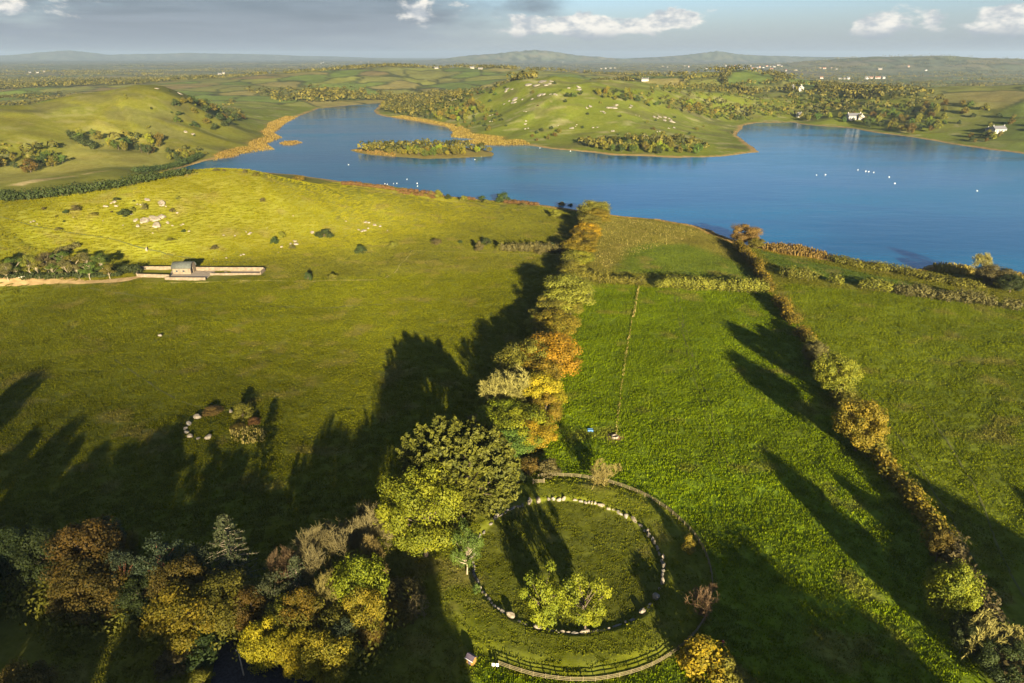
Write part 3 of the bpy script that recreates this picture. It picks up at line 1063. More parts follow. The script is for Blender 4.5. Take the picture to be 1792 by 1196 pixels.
def pine_mesh(name, seed):
    """flat-topped pine: bare bole, a few boughs with separate cloudy pads of needles"""
    rng = np.random.default_rng(seed)
    n = 26
    C = []
    for i in range(n):
        a = rng.random() * 6.28; z = .42 + .55 * rng.random(); rr = .42 * math.sqrt(rng.random()) * (1.15 - .6 * (z - .42) / .55)
        C.append((math.cos(a) * rr, math.sin(a) * rr, z))
    C = np.array(C); per = 150
    k = np.repeat(np.arange(n), per)
    d = rot_rand(rng, len(k)); rad = rng.random(len(k)) ** .45
    cr = .075 + .07 * rng.random(n)
    P = C[k] + d * (rad * cr[k])[:, None] * np.array([1.25, 1.25, .6])
    N = d * .6 + .8 * rot_rand(rng, len(k)) + np.array([0, 0, .4]); N /= np.linalg.norm(N, axis=1)[:, None]
    tint = np.clip(.2 + .4 * rng.random(n)[k] + .4 * (rng.random(len(k)) - .3), 0, 1)
    V, F, T = leaf_cards(P, N, .016, rng, tint, 1.3)
    return make_mesh(name, V, F, T), C


PROTO = {}
def add_proto(key, crown, trunk, crown_mat, trunk_mat, crown_name='crown', trunk_name='trunk'):
    PROTO.setdefault(key, []).append((crown, trunk, crown_mat, trunk_mat, crown_name, trunk_name))

for i in range(5):
    me, C = crown_mesh('round_crown', 100 + i, 70, 290, .0170, 'round', 0.22 if i % 2 else .15, .06)
    add_proto('round', me, trunk_mesh('round_trunk', C, 200 + i), 'leaf_green', 'bark')
for i in range(3):
    me, C = crown_mesh('tall_crown', 120 + i, 64, 270, .0170, 'tall', .2, .06)
    add_proto('tall', me, trunk_mesh('tall_trunk', C, 220 + i), 'leaf_green', 'bark')
for i in range(2):
    me, C = crown_mesh('big_crown', 130 + i, 95, 340, .0122, 'round', .22, .08, .12)
    add_proto('big', me, trunk_mesh('big_trunk', C, 230 + i), 'leaf_lime', 'bark')
for i in range(3):
    me, C = crown_mesh('open_crown', 140 + i, 36, 210, .0165, 'spread', .36, .03, .115)
    add_proto('open', me, trunk_mesh('open_trunk', C, 240 + i, .02, .05, .7, 1), 'leaf_lime', 'bark')
for i in range(4):
    l, t = bare_mesh('bare', 300 + i, 6, .5, .12)
    add_proto('bare', t, l, 'twig_pale', 'twig_pale')
for i in range(2):
    tr, cr = conifer_mesh('fir', 320 + i)
    add_proto('fir', cr, tr, 'leaf_fir', 'bark_pale')
me, C = cypress_mesh('cypress_crown', 331)
add_proto('cypress', me, trunk_mesh('cypress_trunk', C, 332, .03), 'leaf_cypress', 'bark')
for i in range(3):
    me, C = pine_mesh('pine_crown', 340 + i)
    add_proto('pine', me, trunk_mesh('pine_trunk', C, 350 + i, .018, .05, .85, 1), 'leaf_pine', 'bark')
for i in range(4):
    me, C = crown_mesh('bush_crown', 360 + i, 26, 130, .036, 'dome', .12, 0.0, .2)
    add_proto('bush', me, trunk_mesh('bush_trunk', C, 370 + i, .02, .06, .6, 2), 'leaf_scrub', 'bark')
for i in range(2):
    l, t = bare_mesh('bare_bush', 380 + i, 5, .5, .02, .006, .7, 5)
    add_proto('bare_bush', t, l, 'twig_pale', 'twig_pale')
for i in range(5):      # for trees some hundred metres off
    me, C = crown_mesh('mid_crown', 400 + i, 22, 60, .042, ['round', 'tall', 'round', 'spread', 'dome'][i], .2, .08, .17)
    add_proto('mid', me, trunk_mesh('mid_trunk', C, 410 + i, .022, .04, .6, 3), 'wood_mix', 'bark')
for i in range(3):
    me, C = crown_mesh('mid_bush_crown', 420 + i, 12, 45, .075, 'dome', .1, 0.0, .24)
    add_proto('mid_bush', me, trunk_mesh('mid_bush_trunk', C, 430 + i, .02, .06, .5, 3), 'leaf_scrub', 'bark')
for i in range(2):
    me, C = pine_mesh('mid_pine_crown', 440 + i)
    add_proto('grove_pine', me, trunk_mesh('grove_pine_trunk', C, 445 + i, .016, .05, .85, 2), 'leaf_olive', 'bark_pale')

RNG = random.Random(4)
_FIRST = {}


def plant(name, proto, x, y, h, w, mat=None, label=None, cat='tree', group=None, variant=None, trunk_mat=None, rz=None, sink=0.0, simple=False):
    """stand one tree or bush: an Empty at its foot with a crown and a trunk; copies share mesh data"""
    lst = PROTO[proto]
    i = RNG.randrange(len(lst)) if variant is None else variant % len(lst)
    cm, tm, cmat, tmat, cn, tn = lst[i]
    z = gz(x, y) - sink
    root = empty(name, (x, y, z), RNG.random() * 6.28 if rz is None else rz, (w, w, h))
    tag(root, label, cat, group)
    key = (proto, i)
    if key not in _FIRST:
        a = mesh_obj(tn, tm); b = mesh_obj(cn, cm)
        for o in (a, b):
            o.data.materials.append(None)
            o.material_slots[0].link = 'OBJECT'
        _FIRST[key] = (a, b)
    else:
        a, b = (o.copy() for o in _FIRST[key])
        for o in (a, b):
            COL.objects.link(o)
    a.parent = root; b.parent = root
    a.material_slots[0].material = MAT[trunk_mat or tmat]
    b.material_slots[0].material = MAT[mat or cmat]
    return root


def tree_top(name, proto, px, pytop, wpx, h, mat, label, cat='tree', group=None, **kw):
    """tree whose top stands at a picture point, h metres tall, wpx wide"""
    x, y = hit(px, pytop, h)
    w = wpx / FPX * depth_at(x, y, h * .6)
    return plant(name, proto, x, y, h, w, mat, label, cat, group, **kw)


def at_base(name, proto, px, pybase, wpx, h, mat, label, cat='bush', group=None, **kw):
    x, y = hit(px, pybase)
    w = wpx / FPX * depth_at(x, y, h * .5)
    return plant(name, proto, x, y, h, w, mat, label, cat, group, **kw)


# ------------------------------------------------------------------ the tree line beside the stone circle
tree_top('cypress_tree', 'cypress', 800, 758, 195, 25, 'leaf_cypress', 'broad dark cypress tree with feathery sprays beside the stone circle')
tree_top('broadleaf_tree', 'big', 736, 818, 158, 25, 'leaf_lime', 'large bright lime green tree in front of the dark cypress', variant=0)
tree_top('broadleaf_tree', 'open', 814, 905, 62, 16, 'leaf_green', 'slim green tree with a pale bare trunk at the edge of the stone circle', trunk_mat='bark_pale', variant=1)

LINE = [
    ('broadleaf_tree', 'round', 966, 586, 76, 17, 'leaf_orange', 'big orange tree, brightest of the tree line between the fields'),
    ('broadleaf_tree', 'round', 920, 597, 72, 16, 'leaf_olive', 'olive green round tree beside the big orange tree'),
    ('broadleaf_tree', 'round', 938, 627, 66, 14, 'leaf_gold', 'golden tree between the orange tree and the leafless one'),
    ('bare_tree', 'bare', 888, 640, 92, 17, 'twig_pale', 'pale leafless tree with fanned branches in the tree line'),
    ('broadleaf_tree', 'tall', 947, 652, 66, 15, 'leaf_yellow', 'bright yellow tree beside the pale leafless tree'),
    ('broadleaf_tree', 'round', 880, 703, 66, 12, 'leaf_lime', 'yellow green tree below the pale leafless tree'),
    ('broadleaf_tree', 'round', 912, 716, 76, 13, 'leaf_lime', 'bushy lime tree with gold flecks above the dark cypress'),
    ('broadleaf_tree', 'round', 934, 728, 60, 11, 'leaf_yellow', 'yellow tree at the field edge above the stone circle'),
    ('broadleaf_tree', 'tall', 872, 760, 42, 9, 'leaf_orange', 'small orange tree touching the dark cypress'),
    ('bare_tree', 'bare_bush', 842, 722, 46, 8, 'twig_brown', 'low brown leafless thicket left of the yellow trees'),
    ('broadleaf_tree', 'round', 992, 484, 72, 17, 'leaf_olive', 'tall olive yellow tree midway along the tree line'),
    ('broadleaf_tree', 'open', 958, 517, 52, 13, 'leaf_olive', 'open crowned olive tree leaning out over the shaded field'),
    ('broadleaf_tree', 'round', 938, 553, 32, 9, 'leaf_olive', 'small round olive tree at the edge of the long shadow'),
    ('broadleaf_tree', 'round', 973, 545, 58, 12, 'leaf_gold', 'gold tinged tree just beyond the big orange tree'),
    ('broadleaf_tree', 'round', 1040, 350, 42, 15, 'leaf_olive', 'tallest olive tree at the lake end of the tree line'),
    ('broadleaf_tree', 'round', 1031, 375, 36, 12, 'leaf_olive', 'olive tree behind the small orange tree near the lake'),
    ('broadleaf_tree', 'round', 1027, 390, 40, 11, 'leaf_orange', 'orange tree near the lake end of the tree line'),
    ('broadleaf_tree', 'round', 1014, 416, 46, 11, 'leaf_gold', 'gold tree where the cross hedge meets the tree line'),
    ('broadleaf_tree', 'tall', 1012, 436, 42, 10, 'leaf_moss', 'yellow green tree above the end of the cross hedge'),
    ('broadleaf_tree', 'round', 1003, 458, 42, 11, 'leaf_olive', 'olive tree at the end of the cross hedge'),
    ('broadleaf_tree', 'tall', 1000, 508, 46, 12, 'leaf_moss', 'yellow green tree facing the sun below the cross hedge'),
    ('broadleaf_tree', 'round', 948, 590, 46, 12, 'leaf_gold', 'gold tree squeezed between the olive and the orange tree'),
    ('broadleaf_tree', 'round', 955, 690, 44, 11, 'leaf_gold', 'gold tree on the sunny flank of the yellow trees'),
    ('broadleaf_tree', 'round', 900, 668, 48, 11, 'leaf_olive', 'olive tree behind the pale leafless tree'),
    ('broadleaf_tree', 'round', 900, 745, 60, 10, 'leaf_green', 'green tree low among the yellow trees above the cypress'),
    ('broadleaf_tree', 'round', 1046, 366, 34, 11, 'leaf_gold', 'gold tree nearest the lake in the tree line'),
    ('broadleaf_tree', 'round', 1024, 402, 36, 10, 'leaf_gold', 'gold tree in the shadow side near the lake end'),
]
for k, (nm, pr, px, py, w, h, mt, lb) in enumerate(LINE):
    tree_top(nm, pr, px, py, w * 1.38, h, mt, lb, group='trees in the line between the two big fields', variant=k)

WOOD = [
    ('bare_tree', 'bare', 636, 878, 92, 17, 'twig_brown', 'brown leafless tree next to the bright lime tree'),
    ('bare_tree', 'bare', 566, 916, 118, 18, 'twig_brown', 'widest leafless tree in the small wood'),
    ('bare_tree', 'bare', 634, 938, 70, 15, 'twig_pale', 'pale leafless tree below the other leafless crowns'),
    ('bare_tree', 'bare', 494, 958, 60, 15, 'twig_red', 'reddish leafless tree at the edge of the wood'),
    ('fir_tree', 'fir', 514, 974, 60, 16, 'leaf_fir', 'young fir with pale stem among leafless trees'),
    ('broadleaf_tree', 'round', 617, 980, 82, 16, 'leaf_lime', 'yellow green tree among the brown leafless trees'),
    ('bare_tree', 'bare', 572, 1004, 66, 14, 'twig_pale', 'forked pale leafless tree in the middle of the wood'),
    ('broadleaf_tree', 'tall', 628, 1030, 66, 14, 'leaf_gold', 'gold brown tree at the wood edge facing the stone circle'),
    ('pine_tree', 'pine', 468, 1013, 60, 13, 'leaf_fir', 'dark pine between the tall fir and the yellow tree'),
    ('broadleaf_tree', 'tall', 434, 1026, 54, 13, 'leaf_brown', 'orange brown tree left of the brightest yellow tree'),
    ('broadleaf_tree', 'round', 522, 1035, 58, 14, 'leaf_gold', 'mustard coloured tree in the middle of the wood'),
    ('broadleaf_tree', 'round', 552, 1058, 96, 12, 'leaf_olive', 'dark olive tree with a wide crown in the wood'),
    ('broadleaf_tree', 'round', 460, 1084, 72, 12, 'leaf_yellow', 'brightest yellow tree in the wood by the dark yard'),
    ('broadleaf_tree', 'round', 512, 1108, 56, 11, 'leaf_yellow', 'smaller bright yellow tree by the dark yard'),
    ('broadleaf_tree', 'round', 566, 1110, 76, 12, 'leaf_gold', 'dull gold tree at the bottom edge of the wood'),
    ('pine_tree', 'pine', 598, 1088, 48, 11, 'leaf_pine', 'dark blue green pine at the bottom edge of the wood'),
    ('broadleaf_tree', 'round', 500, 1050, 60, 11, 'leaf_olive', 'olive tree behind the two bright yellow trees'),
    ('broadleaf_tree', 'round', 640, 1075, 50, 9, 'leaf_brown', 'low brown tree at the right corner of the wood'),
    ('fir_tree', 'fir', 388, 903, 84, 20, 'leaf_fir', 'tall fir with pale stem standing above the row of trees'),
    ('pine_tree', 'pine', 208, 970, 60, 13, 'leaf_pine', 'blue green pine beside the red barked pine'),
    ('pine_tree', 'pine', 276, 950, 78, 14, 'leaf_pine', 'blue green pine with red bark in the bottom row'),
    ('pine_tree', 'pine', 336, 963, 58, 13, 'leaf_pine', 'small grey green pine next to the tall fir'),
    ('broadleaf_tree', 'round', 132, 914, 96, 18, 'leaf_brown', 'large orange brown tree in the shaded bottom row'),
    ('broadleaf_tree', 'round', 142, 985, 98, 14, 'leaf_brown', 'brown tree in front of the large orange brown tree'),
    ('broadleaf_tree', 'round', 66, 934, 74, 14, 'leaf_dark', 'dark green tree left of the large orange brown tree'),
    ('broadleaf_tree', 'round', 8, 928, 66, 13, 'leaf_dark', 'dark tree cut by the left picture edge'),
    ('pine_tree', 'pine', 177, 910, 58, 14, 'leaf_pine', 'grey green pine right of the large orange brown tree'),
    ('broadleaf_tree', 'round', 217, 930, 30, 7, 'leaf_gold', 'small yellowish tree standing alone behind the pines'),
    ('broadleaf_tree', 'round', 302, 983, 78, 15, 'leaf_brown', 'brown orange tree between the pines and the fir'),
    ('broadleaf_tree', 'round', 310, 1034, 96, 14, 'leaf_gold', 'yellow brown tree in front of the pines'),
    ('broadleaf_tree', 'round', 380, 1018, 96, 12, 'leaf_olive', 'dim olive tree below the tall fir'),
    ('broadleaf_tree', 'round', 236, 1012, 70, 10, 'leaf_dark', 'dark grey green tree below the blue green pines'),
    ('broadleaf_tree', 'tall', 404, 1058, 36, 7, 'leaf_green', 'small green tree at the yard corner'),
    ('shrub', 'bush', 345, 1108, 70, 6, 'leaf_dark', 'dark shrub in the shaded field below the brown trees'),
    ('shrub', 'bush', 296, 1140, 50, 5, 'leaf_scrub', 'dull brown shrub in the shaded bottom field'),
    ('shrub', 'bush', 350, 1176, 34, 4, 'leaf_olive', 'small olive shrub near the bottom picture edge'),
    ('shrub', 'bush', 700, 1022, 60, 4, 'leaf_scrub', 'brown bramble shrub between the wood and the stone circle'),
    ('shrub', 'bare_bush', 728, 1050, 44, 4, 'twig_brown', 'leafless thicket with broken branches near the wood'),
    ('shrub', 'bush', 690, 1060, 60, 3, 'leaf_brown', 'low brown bramble patch near the wood'),
]
for k, (nm, pr, px, py, w, h, mt, lb) in enumerate(WOOD):
    tree_top(nm, pr, px, py, w * 1.28, h, mt, lb, 'shrub' if nm == 'shrub' else 'tree', variant=k,
             trunk_mat='bark_red' if 'red bark' in lb else None)

CIRC = [
    ('broadleaf_tree', 'open', 954, 990, 98, 16, 'leaf_lime', 'lime green open tree on the stone ring, left of a pair'),
    ('broadleaf_tree', 'open', 1030, 1000, 100, 16, 'leaf_lime', 'lime green open tree on the stone ring, right of a pair'),
    ('shrub', 'bare_bush', 1060, 803, 66, 9, 'twig_pale', 'pale straw coloured shrub on the far side of the ring fence'),
    ('shrub', 'bush', 1207, 935, 28, 5, 'leaf_gold', 'small yellow shrub inside the ring fence'),
    ('shrub', 'bare_bush', 1237, 1022, 70, 8, 'twig_red', 'reddish leafless shrub on the ring fence'),
    ('shrub', 'bush', 1236, 1122, 90, 8, 'leaf_yellow', 'large yellow shrub outside the ring fence near the person'),
    ('shrub', 'bush', 1278, 1152, 64, 6, 'leaf_olive', 'olive shrub beside the large yellow shrub'),
    ('shrub', 'bush', 962, 802, 44, 5, 'leaf_scrub', 'brown shrub at the gate end of the ring fence'),
    ('shrub', 'bush', 925, 800, 40, 4, 'leaf_brown', 'brown thicket between the cypress and the ring fence'),
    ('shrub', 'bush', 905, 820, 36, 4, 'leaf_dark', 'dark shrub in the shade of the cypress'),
    ('shrub', 'bush', 834, 1020, 16, 2.5, 'leaf_green', 'little green shrub beside the pale trunk'),
    # far hedge side
    ('broadleaf_tree', 'round', 1305, 392, 54, 13, 'leaf_rust', 'reddish round tree at the lake end of the long hedge'),
    ('broadleaf_tree', 'round', 1325, 415, 30, 7, 'leaf_olive', 'small olive tree under the reddish lakeside tree'),
    ('broadleaf_tree', 'round', 1472, 618, 74, 16, 'leaf_moss', 'yellow green tree standing in the long hedge'),
    ('broadleaf_tree', 'round', 1517, 702, 86, 17, 'leaf_gold', 'golden brown round tree standing in the long hedge'),
    ('broadleaf_tree', 'round', 1680, 988, 86, 15, 'leaf_lime', 'bright lime tree near the dark end of the long hedge'),
    ('bare_tree', 'bare_bush', 1747, 1072, 104, 12, 'twig_pale', 'pale half bare tree near the bottom right corner'),
    ('broadleaf_tree', 'round', 1775, 1128, 90, 9, 'leaf_dark', 'dark tree in the bottom right corner'),
    ('broadleaf_tree', 'round', 1700, 1085, 50, 9, 'leaf_dark', 'shaded dark tree between the lime tree and the pale tree'),
    ('broadleaf_tree', 'tall', 1654, 930, 40, 9, 'leaf_brown', 'brown small tree in the long hedge above the lime tree'),
    ('broadleaf_tree', 'round', 1430, 598, 44, 9, 'leaf_scrub', 'brown thorn tree in the long hedge above the yellow green tree'),
    # lake corner
    ('bare_tree', 'bare', 1722, 442, 46, 13, 'twig_pale', 'pale leafless tree at the lakeside corner'),
    ('broadleaf_tree', 'round', 1745, 462, 62, 11, 'leaf_scrub', 'brown green tree beside the pale leafless lakeside tree'),
    ('broadleaf_tree', 'round', 1776, 482, 44, 9, 'leaf_dark', 'dark tree near the right picture edge by the reeds'),
]
for k, (nm, pr, px, py, w, h, mt, lb) in enumerate(CIRC):
    tree_top(nm, pr, px, py, w, h, mt, lb, 'shrub' if nm == 'shrub' else 'tree', variant=k)

# trees standing just outside the picture, whose shadows reach into it
OUT = [(4, 18, 27, 11), (-1, 19, 26, 15), (-12, 22, 26, 15), (-23, 25, 25, 15), (-8, 36, 17, 12), (63, 36, 24, 19), (75, 40, 23, 20), (70, 30, 24, 18), (-106, 40, 20, 15), (-92, 30, 20, 15), (-72, 26, 20, 15), (-52, 22, 20, 15), (-34, 18, 19, 14), (-118, 62, 18, 14), (-66, 62, 13, 11), (-90, 50, 16, 13), (128, 50, 20, 16), (108, 48, 18, 14), (90, 30, 20, 16), (118, 70, 18, 14), (128, 92, 15, 13), (140, 60, 20, 16), (-124, 116, 18, 13), (-158, 140, 20, 13), (-136, 120, 16, 10),
       (-118, 92, 15, 14), (-100, 68, 18, 16), (-80, 58, 19, 16), (-60, 48, 20, 15), (-38, 42, 18, 15), (-20, 38, 16, 14), (-4, 30, 17, 12), (-112, 104, 14, 12), (150, 96, 14, 12), (-86, 84, 12, 10), (-48, 66, 10, 9)]
for k, (x, y, h, w) in enumerate(OUT):
    plant('broadleaf_tree', 'round' if k % 3 else 'tall', x, y, h, w, ['leaf_olive', 'leaf_brown', 'leaf_green'][k % 3],
          'roadside tree standing behind the viewpoint', 'tree', 'roadside trees behind the viewpoint', variant=k)


# ------------------------------------------------------------------ hedges
def hedge(name, pix, w, h, mat, label, group=None, per_m=120, leaf=.42, gap=.28, seed=1, world=None):
    rng = np.random.default_rng(seed)
    P = np.array([hit(a, b) for a, b in pix]) if world is None else np.array(world)
    L = np.linalg.norm(np.diff(P, axis=0), axis=1); cum = np.concatenate([[0], np.cumsum(L)])
    tot = cum[-1]
    s = np.arange(0, tot, 0.9) + rng.random(int(math.ceil(tot / 0.9))) * .5
    keep = np.array([fbm(np.array([q / 11.]), np.array([seed * 3.1]), seed, 2)[0] for q in s])
    hh = h * (0.45 + 1.0 * np.clip(keep, 0, 1)) * (0.85 + .3 * rng.random(len(s)))
    m = keep > gap
    s, hh = s[m], hh[m]
    i = np.clip(np.searchsorted(cum, s, 'right') - 1, 0, len(L) - 1)
    base = P[i] + (P[i + 1] - P[i]) * ((s - cum[i]) / L[i])[:, None]
    base = base + rng.normal(size=base.shape) * w * .18
    n = len(s); per = int(per_m * .9)
    k = np.repeat(np.arange(n), per)
    d = rot_rand(rng, len(k)); rad = rng.random(len(k)) ** .4
    zb = terrain(base[:, 0], base[:, 1], False)
    Q = np.stack([base[k, 0], base[k, 1], zb[k] + hh[k] * .5], 1) + d * rad[:, None] * np.stack([np.full(len(k), w * .5)] * 2 + [hh[k] * .5], 1)
    N = d + .6 * rot_rand(rng, len(k)) + np.array([0, 0, .2]); N /= np.linalg.norm(N, axis=1)[:, None]
    tint = np.clip(.1 + .55 * rng.random(n)[k] + .4 * (rng.random(len(k)) - .3), 0, 1)
    V, F, T = leaf_cards(Q, N, leaf, rng, tint)
    x0, y0 = base.mean(0); z0 = gz(x0, y0)
    root = empty(name, (x0, y0, z0))
    tag(root, label, 'hedge', group)
    off = np.array([x0, y0, z0])
    tag(mesh_obj('foliage', make_mesh('hedge_foliage', V - off, F, T), MAT[mat], root), kind='stuff')
    segs = []
    for j in range(0, n, 2):
        b = np.array([base[j, 0], base[j, 1], zb[j] - .1]) - off
        segs.append((b, b + np.array([rng.normal() * .2, rng.normal() * .2, hh[j] * .8]), .09, .03))
    V, F = tube_arrays(segs, 4)
    tag(mesh_obj('stems', make_mesh('hedge_stems', V, F, np.full(len(V), .5)), MAT['bark'], root), kind='stuff')
    return root


hedge('hedge', [(1287, 432), (1308, 452), (1330, 482), (1350, 512), (1366, 540), (1392, 578), (1412, 604)], 5.2, 5.6, 'leaf_gold', 'lake end of the long hedge running down between the green fields', 'lengths of the long field hedge', seed=2)
hedge('hedge', [(1416, 612), (1440, 645), (1462, 690), (1490, 735), (1512, 790), (1535, 812)], 5.6, 6.0, 'leaf_olive', 'middle length of the long hedge around the two round trees', 'lengths of the long field hedge', seed=3)
hedge('hedge', [(1535, 812), (1562, 846), (1590, 880), (1618, 912), (1640, 948), (1668, 990)], 5.4, 5.4, 'leaf_gold', 'length of the long hedge below the golden brown tree', 'lengths of the long field hedge', seed=4)
hedge('hedge', [(1660, 985), (1690, 1050), (1720, 1110), (1760, 1170), (1800, 1240)], 6, 6.5, 'leaf_scrub', 'shaded end of the long hedge by the bottom right corner', 'lengths of the long field hedge', seed=5)
hedge('hedge', [(1016, 491), (1060, 496), (1122, 499)], 4.4, 6.6, 'leaf_olive', 'short cross hedge joined to the tree line', 'cross hedges between tree line and long hedge', gap=.1, seed=6)
hedge('hedge', [(1148, 503), (1200, 507), (1260, 510), (1300, 513), (1342, 514)], 4.2, 6.6, 'leaf_olive', 'cross hedge joined to the long hedge', 'cross hedges between tree line and long hedge', seed=7)
hedge('hedge', [(1378, 488), (1420, 492)], 6.5, 7.5, 'leaf_olive', 'thick block of hedge above the right hand field', 'hedges above the right field', seed=8)
hedge('hedge', [(1455, 497), (1505, 505), (1560, 514)], 4.0, 6.4, 'leaf_olive', 'gappy hedge above the right hand field', 'hedges above the right field', gap=.40, seed=9)
hedge('hedge', [(1565, 515), (1640, 525), (1720, 534), (1800, 548)], 4.5, 6.4, 'leaf_scrub', 'hedge running to the right picture edge under the marsh', 'hedges above the right field', gap=.38, seed=10)
hedge('hedge', [(840, 440), (880, 440), (940, 442), (985, 444)], 4.0, 5.5, 'leaf_scrub', 'ragged thorn hedge on the pasture west of the tree line', gap=.38, seed=11)
hedge('hedge', [(1000, 470), (985, 520), (965, 575), (945, 640), (915, 700), (880, 780)], 9.0, 9.5, 'leaf_olive', 'undergrowth hedge beneath the trees between the two big fields', seed=12)
hedge('hedge', [(-30, 1015), (60, 1030), (140, 1052), (240, 1080), (330, 1090), (400, 1092), (470, 1118), (540, 1140), (600, 1135), (650, 1090)], 15, 7, 'leaf_olive', 'undergrowth hedge filling the foot of the small wood', per_m=150, gap=.15, seed=23)
hedge('hedge', [(1046, 385), (1030, 420), (1010, 470)], 6.5, 6.5, 'leaf_gold', 'undergrowth hedge beneath the lake end of the tree line', seed=13)
hedge('hedge', [(-60, 362), (20, 352), (90, 346), (150, 338), (215, 326), (270, 316), (325, 306)], 11, 7, 'leaf_dark', 'dark scrubby hedge along the foot of the sunlit hill', gap=.22, leaf=.6, per_m=70, seed=14)
hedge('hedge', [(240, 302), (280, 298), (320, 290), (350, 276)], 9, 6, 'leaf_dark', 'scrubby hedge at the reedy corner of the lake', gap=.25, leaf=.6, per_m=70, seed=15)
hedge('hedge', [(60, 470), (90, 452), (120, 440), (145, 428)], 3, 3.4, 'leaf_scrub', 'thin thorn hedge climbing the hill behind the pine grove', gap=.40, seed=16)
hedge('hedge', [(160, 484), (190, 480), (225, 478), (242, 480)], 5, 4.5, 'leaf_dark', 'dark thicket hedge between the grove and the barn yard', gap=.2, seed=17)
hedge('hedge', [(0, 487), (60, 486), (120, 485), (165, 485), (212, 483)], 6, 3.6, 'leaf_dark', 'dark undergrowth hedge beneath the young pines by the track', gap=.2, seed=22)
hedge('hedge', [(1462, 456), (1500, 464), (1545, 472), (1600, 482), (1650, 492), (1700, 505)], 12, 3.6, 'leaf_olive', 'marshy scrub hedge along the lake edge', gap=.25, seed=18)
hedge('hedge', [(600, 324), (650, 328), (700, 336), (760, 343), (820, 350), (900, 357), (970, 362)], 5, 3.0, 'reed_red', 'red brown scrub hedge along the lake side of the pasture', gap=.38, seed=19)
hedge('hedge', [(-80, 205), (0, 196), (60, 193), (90, 190)], 8, 5, 'leaf_dark', 'dark hedge on the shoulder of the long hill', gap=.35, leaf=.9, per_m=40, seed=20)
hedge('hedge', [(40, 237), (90, 240), (140, 252), (170, 262)], 9, 8, 'leaf_dark', 'hedge of tall scrub below the long hill', gap=.25, leaf=.9, per_m=40, seed=21)


# ------------------------------------------------------------------ stones
def boulder(name, seed, sx=1, sy=1, sz=1, sub=2, rough=.30):
    import bmesh
    bm = bmesh.new()
    bmesh.ops.create_icosphere(bm, subdivisions=sub, radius=.5)
    rng = np.random.default_rng(seed)
    planes = [(rot_rand(rng, 1)[0], (.22 + .19 * rng.random())) for _ in range(8)]
    o = rng.random(3) * 50
    for v in bm.verts:
        p = np.array(v.co)
        p = p * (1 + rough * (vnoise(p[0] * 3 + o[0], p[1] * 3 + p[2] * 2.3 + o[1], seed) - .5))
        for nrm, dd in planes:
            q = p.dot(nrm)
            if q > dd:
                p = p - nrm * (q - dd) * .85
        v.co = (p[0] * sx, p[1] * sy, p[2] * sz)
    me = bpy.data.meshes.new(name)
    bm.to_mesh(me); bm.free()
    return me


ROCKS = [boulder('boulder', 500 + i) for i in range(7)]
CRAGS = []
for i in range(5):
    me = boulder('crag', 540 + i, sub=3, rough=.5)
    for v in me.vertices:
        p = v.co
        k = 1 + .55 * (float(fbm(np.array([p.x * 5 + i * 9]), np.array([p.y * 5 + p.z * 3]), 560 + i, 3)[0]) - .5)
        st = .07 * math.floor((p.z * k) / .07 + .5) - p.z * k
        v.co = (p.x * k, p.y * k, p.z * k + .7 * st)
    me.update(); CRAGS.append(me)
for me in ROCKS + CRAGS:
    me.materials.append(MAT['limestone'])


def rock(name, x, y, sx, sy, sz, label, cat, group=None, rz=None, sunk=.12, mat=None, i=None):
    me = (CRAGS[RNG.randrange(5)] if name == 'limestone_outcrop' else ROCKS[RNG.randrange(7) if i is None else i % 7])
    o = bpy.data.objects.new(name, me)
    COL.objects.link(o)
    o.location = (x, y, gz(x, y) + sz * (.42 - sunk))
    o.scale = (sx * 1.25, sy * 1.25, sz * 1.25)
    a = RNG.random() * 6.28 if rz is None else rz
    if sx > 2.8:
        e = sx * .4
        q = terrain(np.array([x + e, x - e, x, x]), np.array([y, y, y + e, y - e]), False)
        nv = Vector((-(q[0] - q[1]) / (2 * e), -(q[2] - q[3]) / (2 * e), 1)).normalized()
        o.rotation_mode = 'QUATERNION'
        o.rotation_quaternion = Vector((0, 0, 1)).rotation_difference(nv) @ Euler((0, 0, a)).to_quaternion()
        o.location.z = float(q.mean()) + sz * (.42 - sunk) - .1 * sz
    else:
        o.rotation_euler = (RNG.uniform(-.16, .16), RNG.uniform(-.16, .16), a) if name == 'standing_stone' else (0, 0, a)
    if mat:
        o.material_slots[0].link = 'OBJECT'; o.material_slots[0].material = MAT[mat]
    tag(o, label, cat, group)
    return o


def ring_pt(a, r=RING_R):
    """a in degrees clockwise from the far side"""
    return RING_C[0] + r * math.sin(math.radians(a)), RING_C[1] + r * math.cos(math.radians(a))


NOTABLE = [  # angle, width, thickness, height, label
    (-22, 1.5, .9, 2.7, 'tall pale portal stone on the left of the ring entrance'),
    (-15.5, 1.6, 1.0, 2.7, 'tall pale portal stone on the right of the ring entrance'),
    (-50, 2.3, .9, 2.2, 'large pale slab stone of the ring in front of the cypress'),
    (2, 1.1, .8, 1.9, 'upright stone sticking out of the far arc of the ring'),
    (98, 1.5, 1.0, 2.2, 'tall upright stone on the sunlit side of the ring'),
    (111, 1.4, 1.0, 2.2, 'upright stone with a grey face below the tall sunlit one'),
    (124, 2.3, 1.8, 1.9, 'bulky boulder of the ring standing a little outside'),
    (139, 2.2, 1.1, 1.8, 'broad pale stone of the ring near the two lime trees'),
    (175, 2.4, 1.2, 1.6, 'broad pale stone under the right lime tree of the ring'),
    (200, 2.0, 1.1, 1.5, 'broad pale stone under the left lime tree of the ring'),
    (217, 2.2, 1.5, 2.0, 'big split stone of the ring left of the two lime trees'),
    (245, 1.4, 1.0, 1.1, 'white stone at the shaded left end of the near arc'),
]
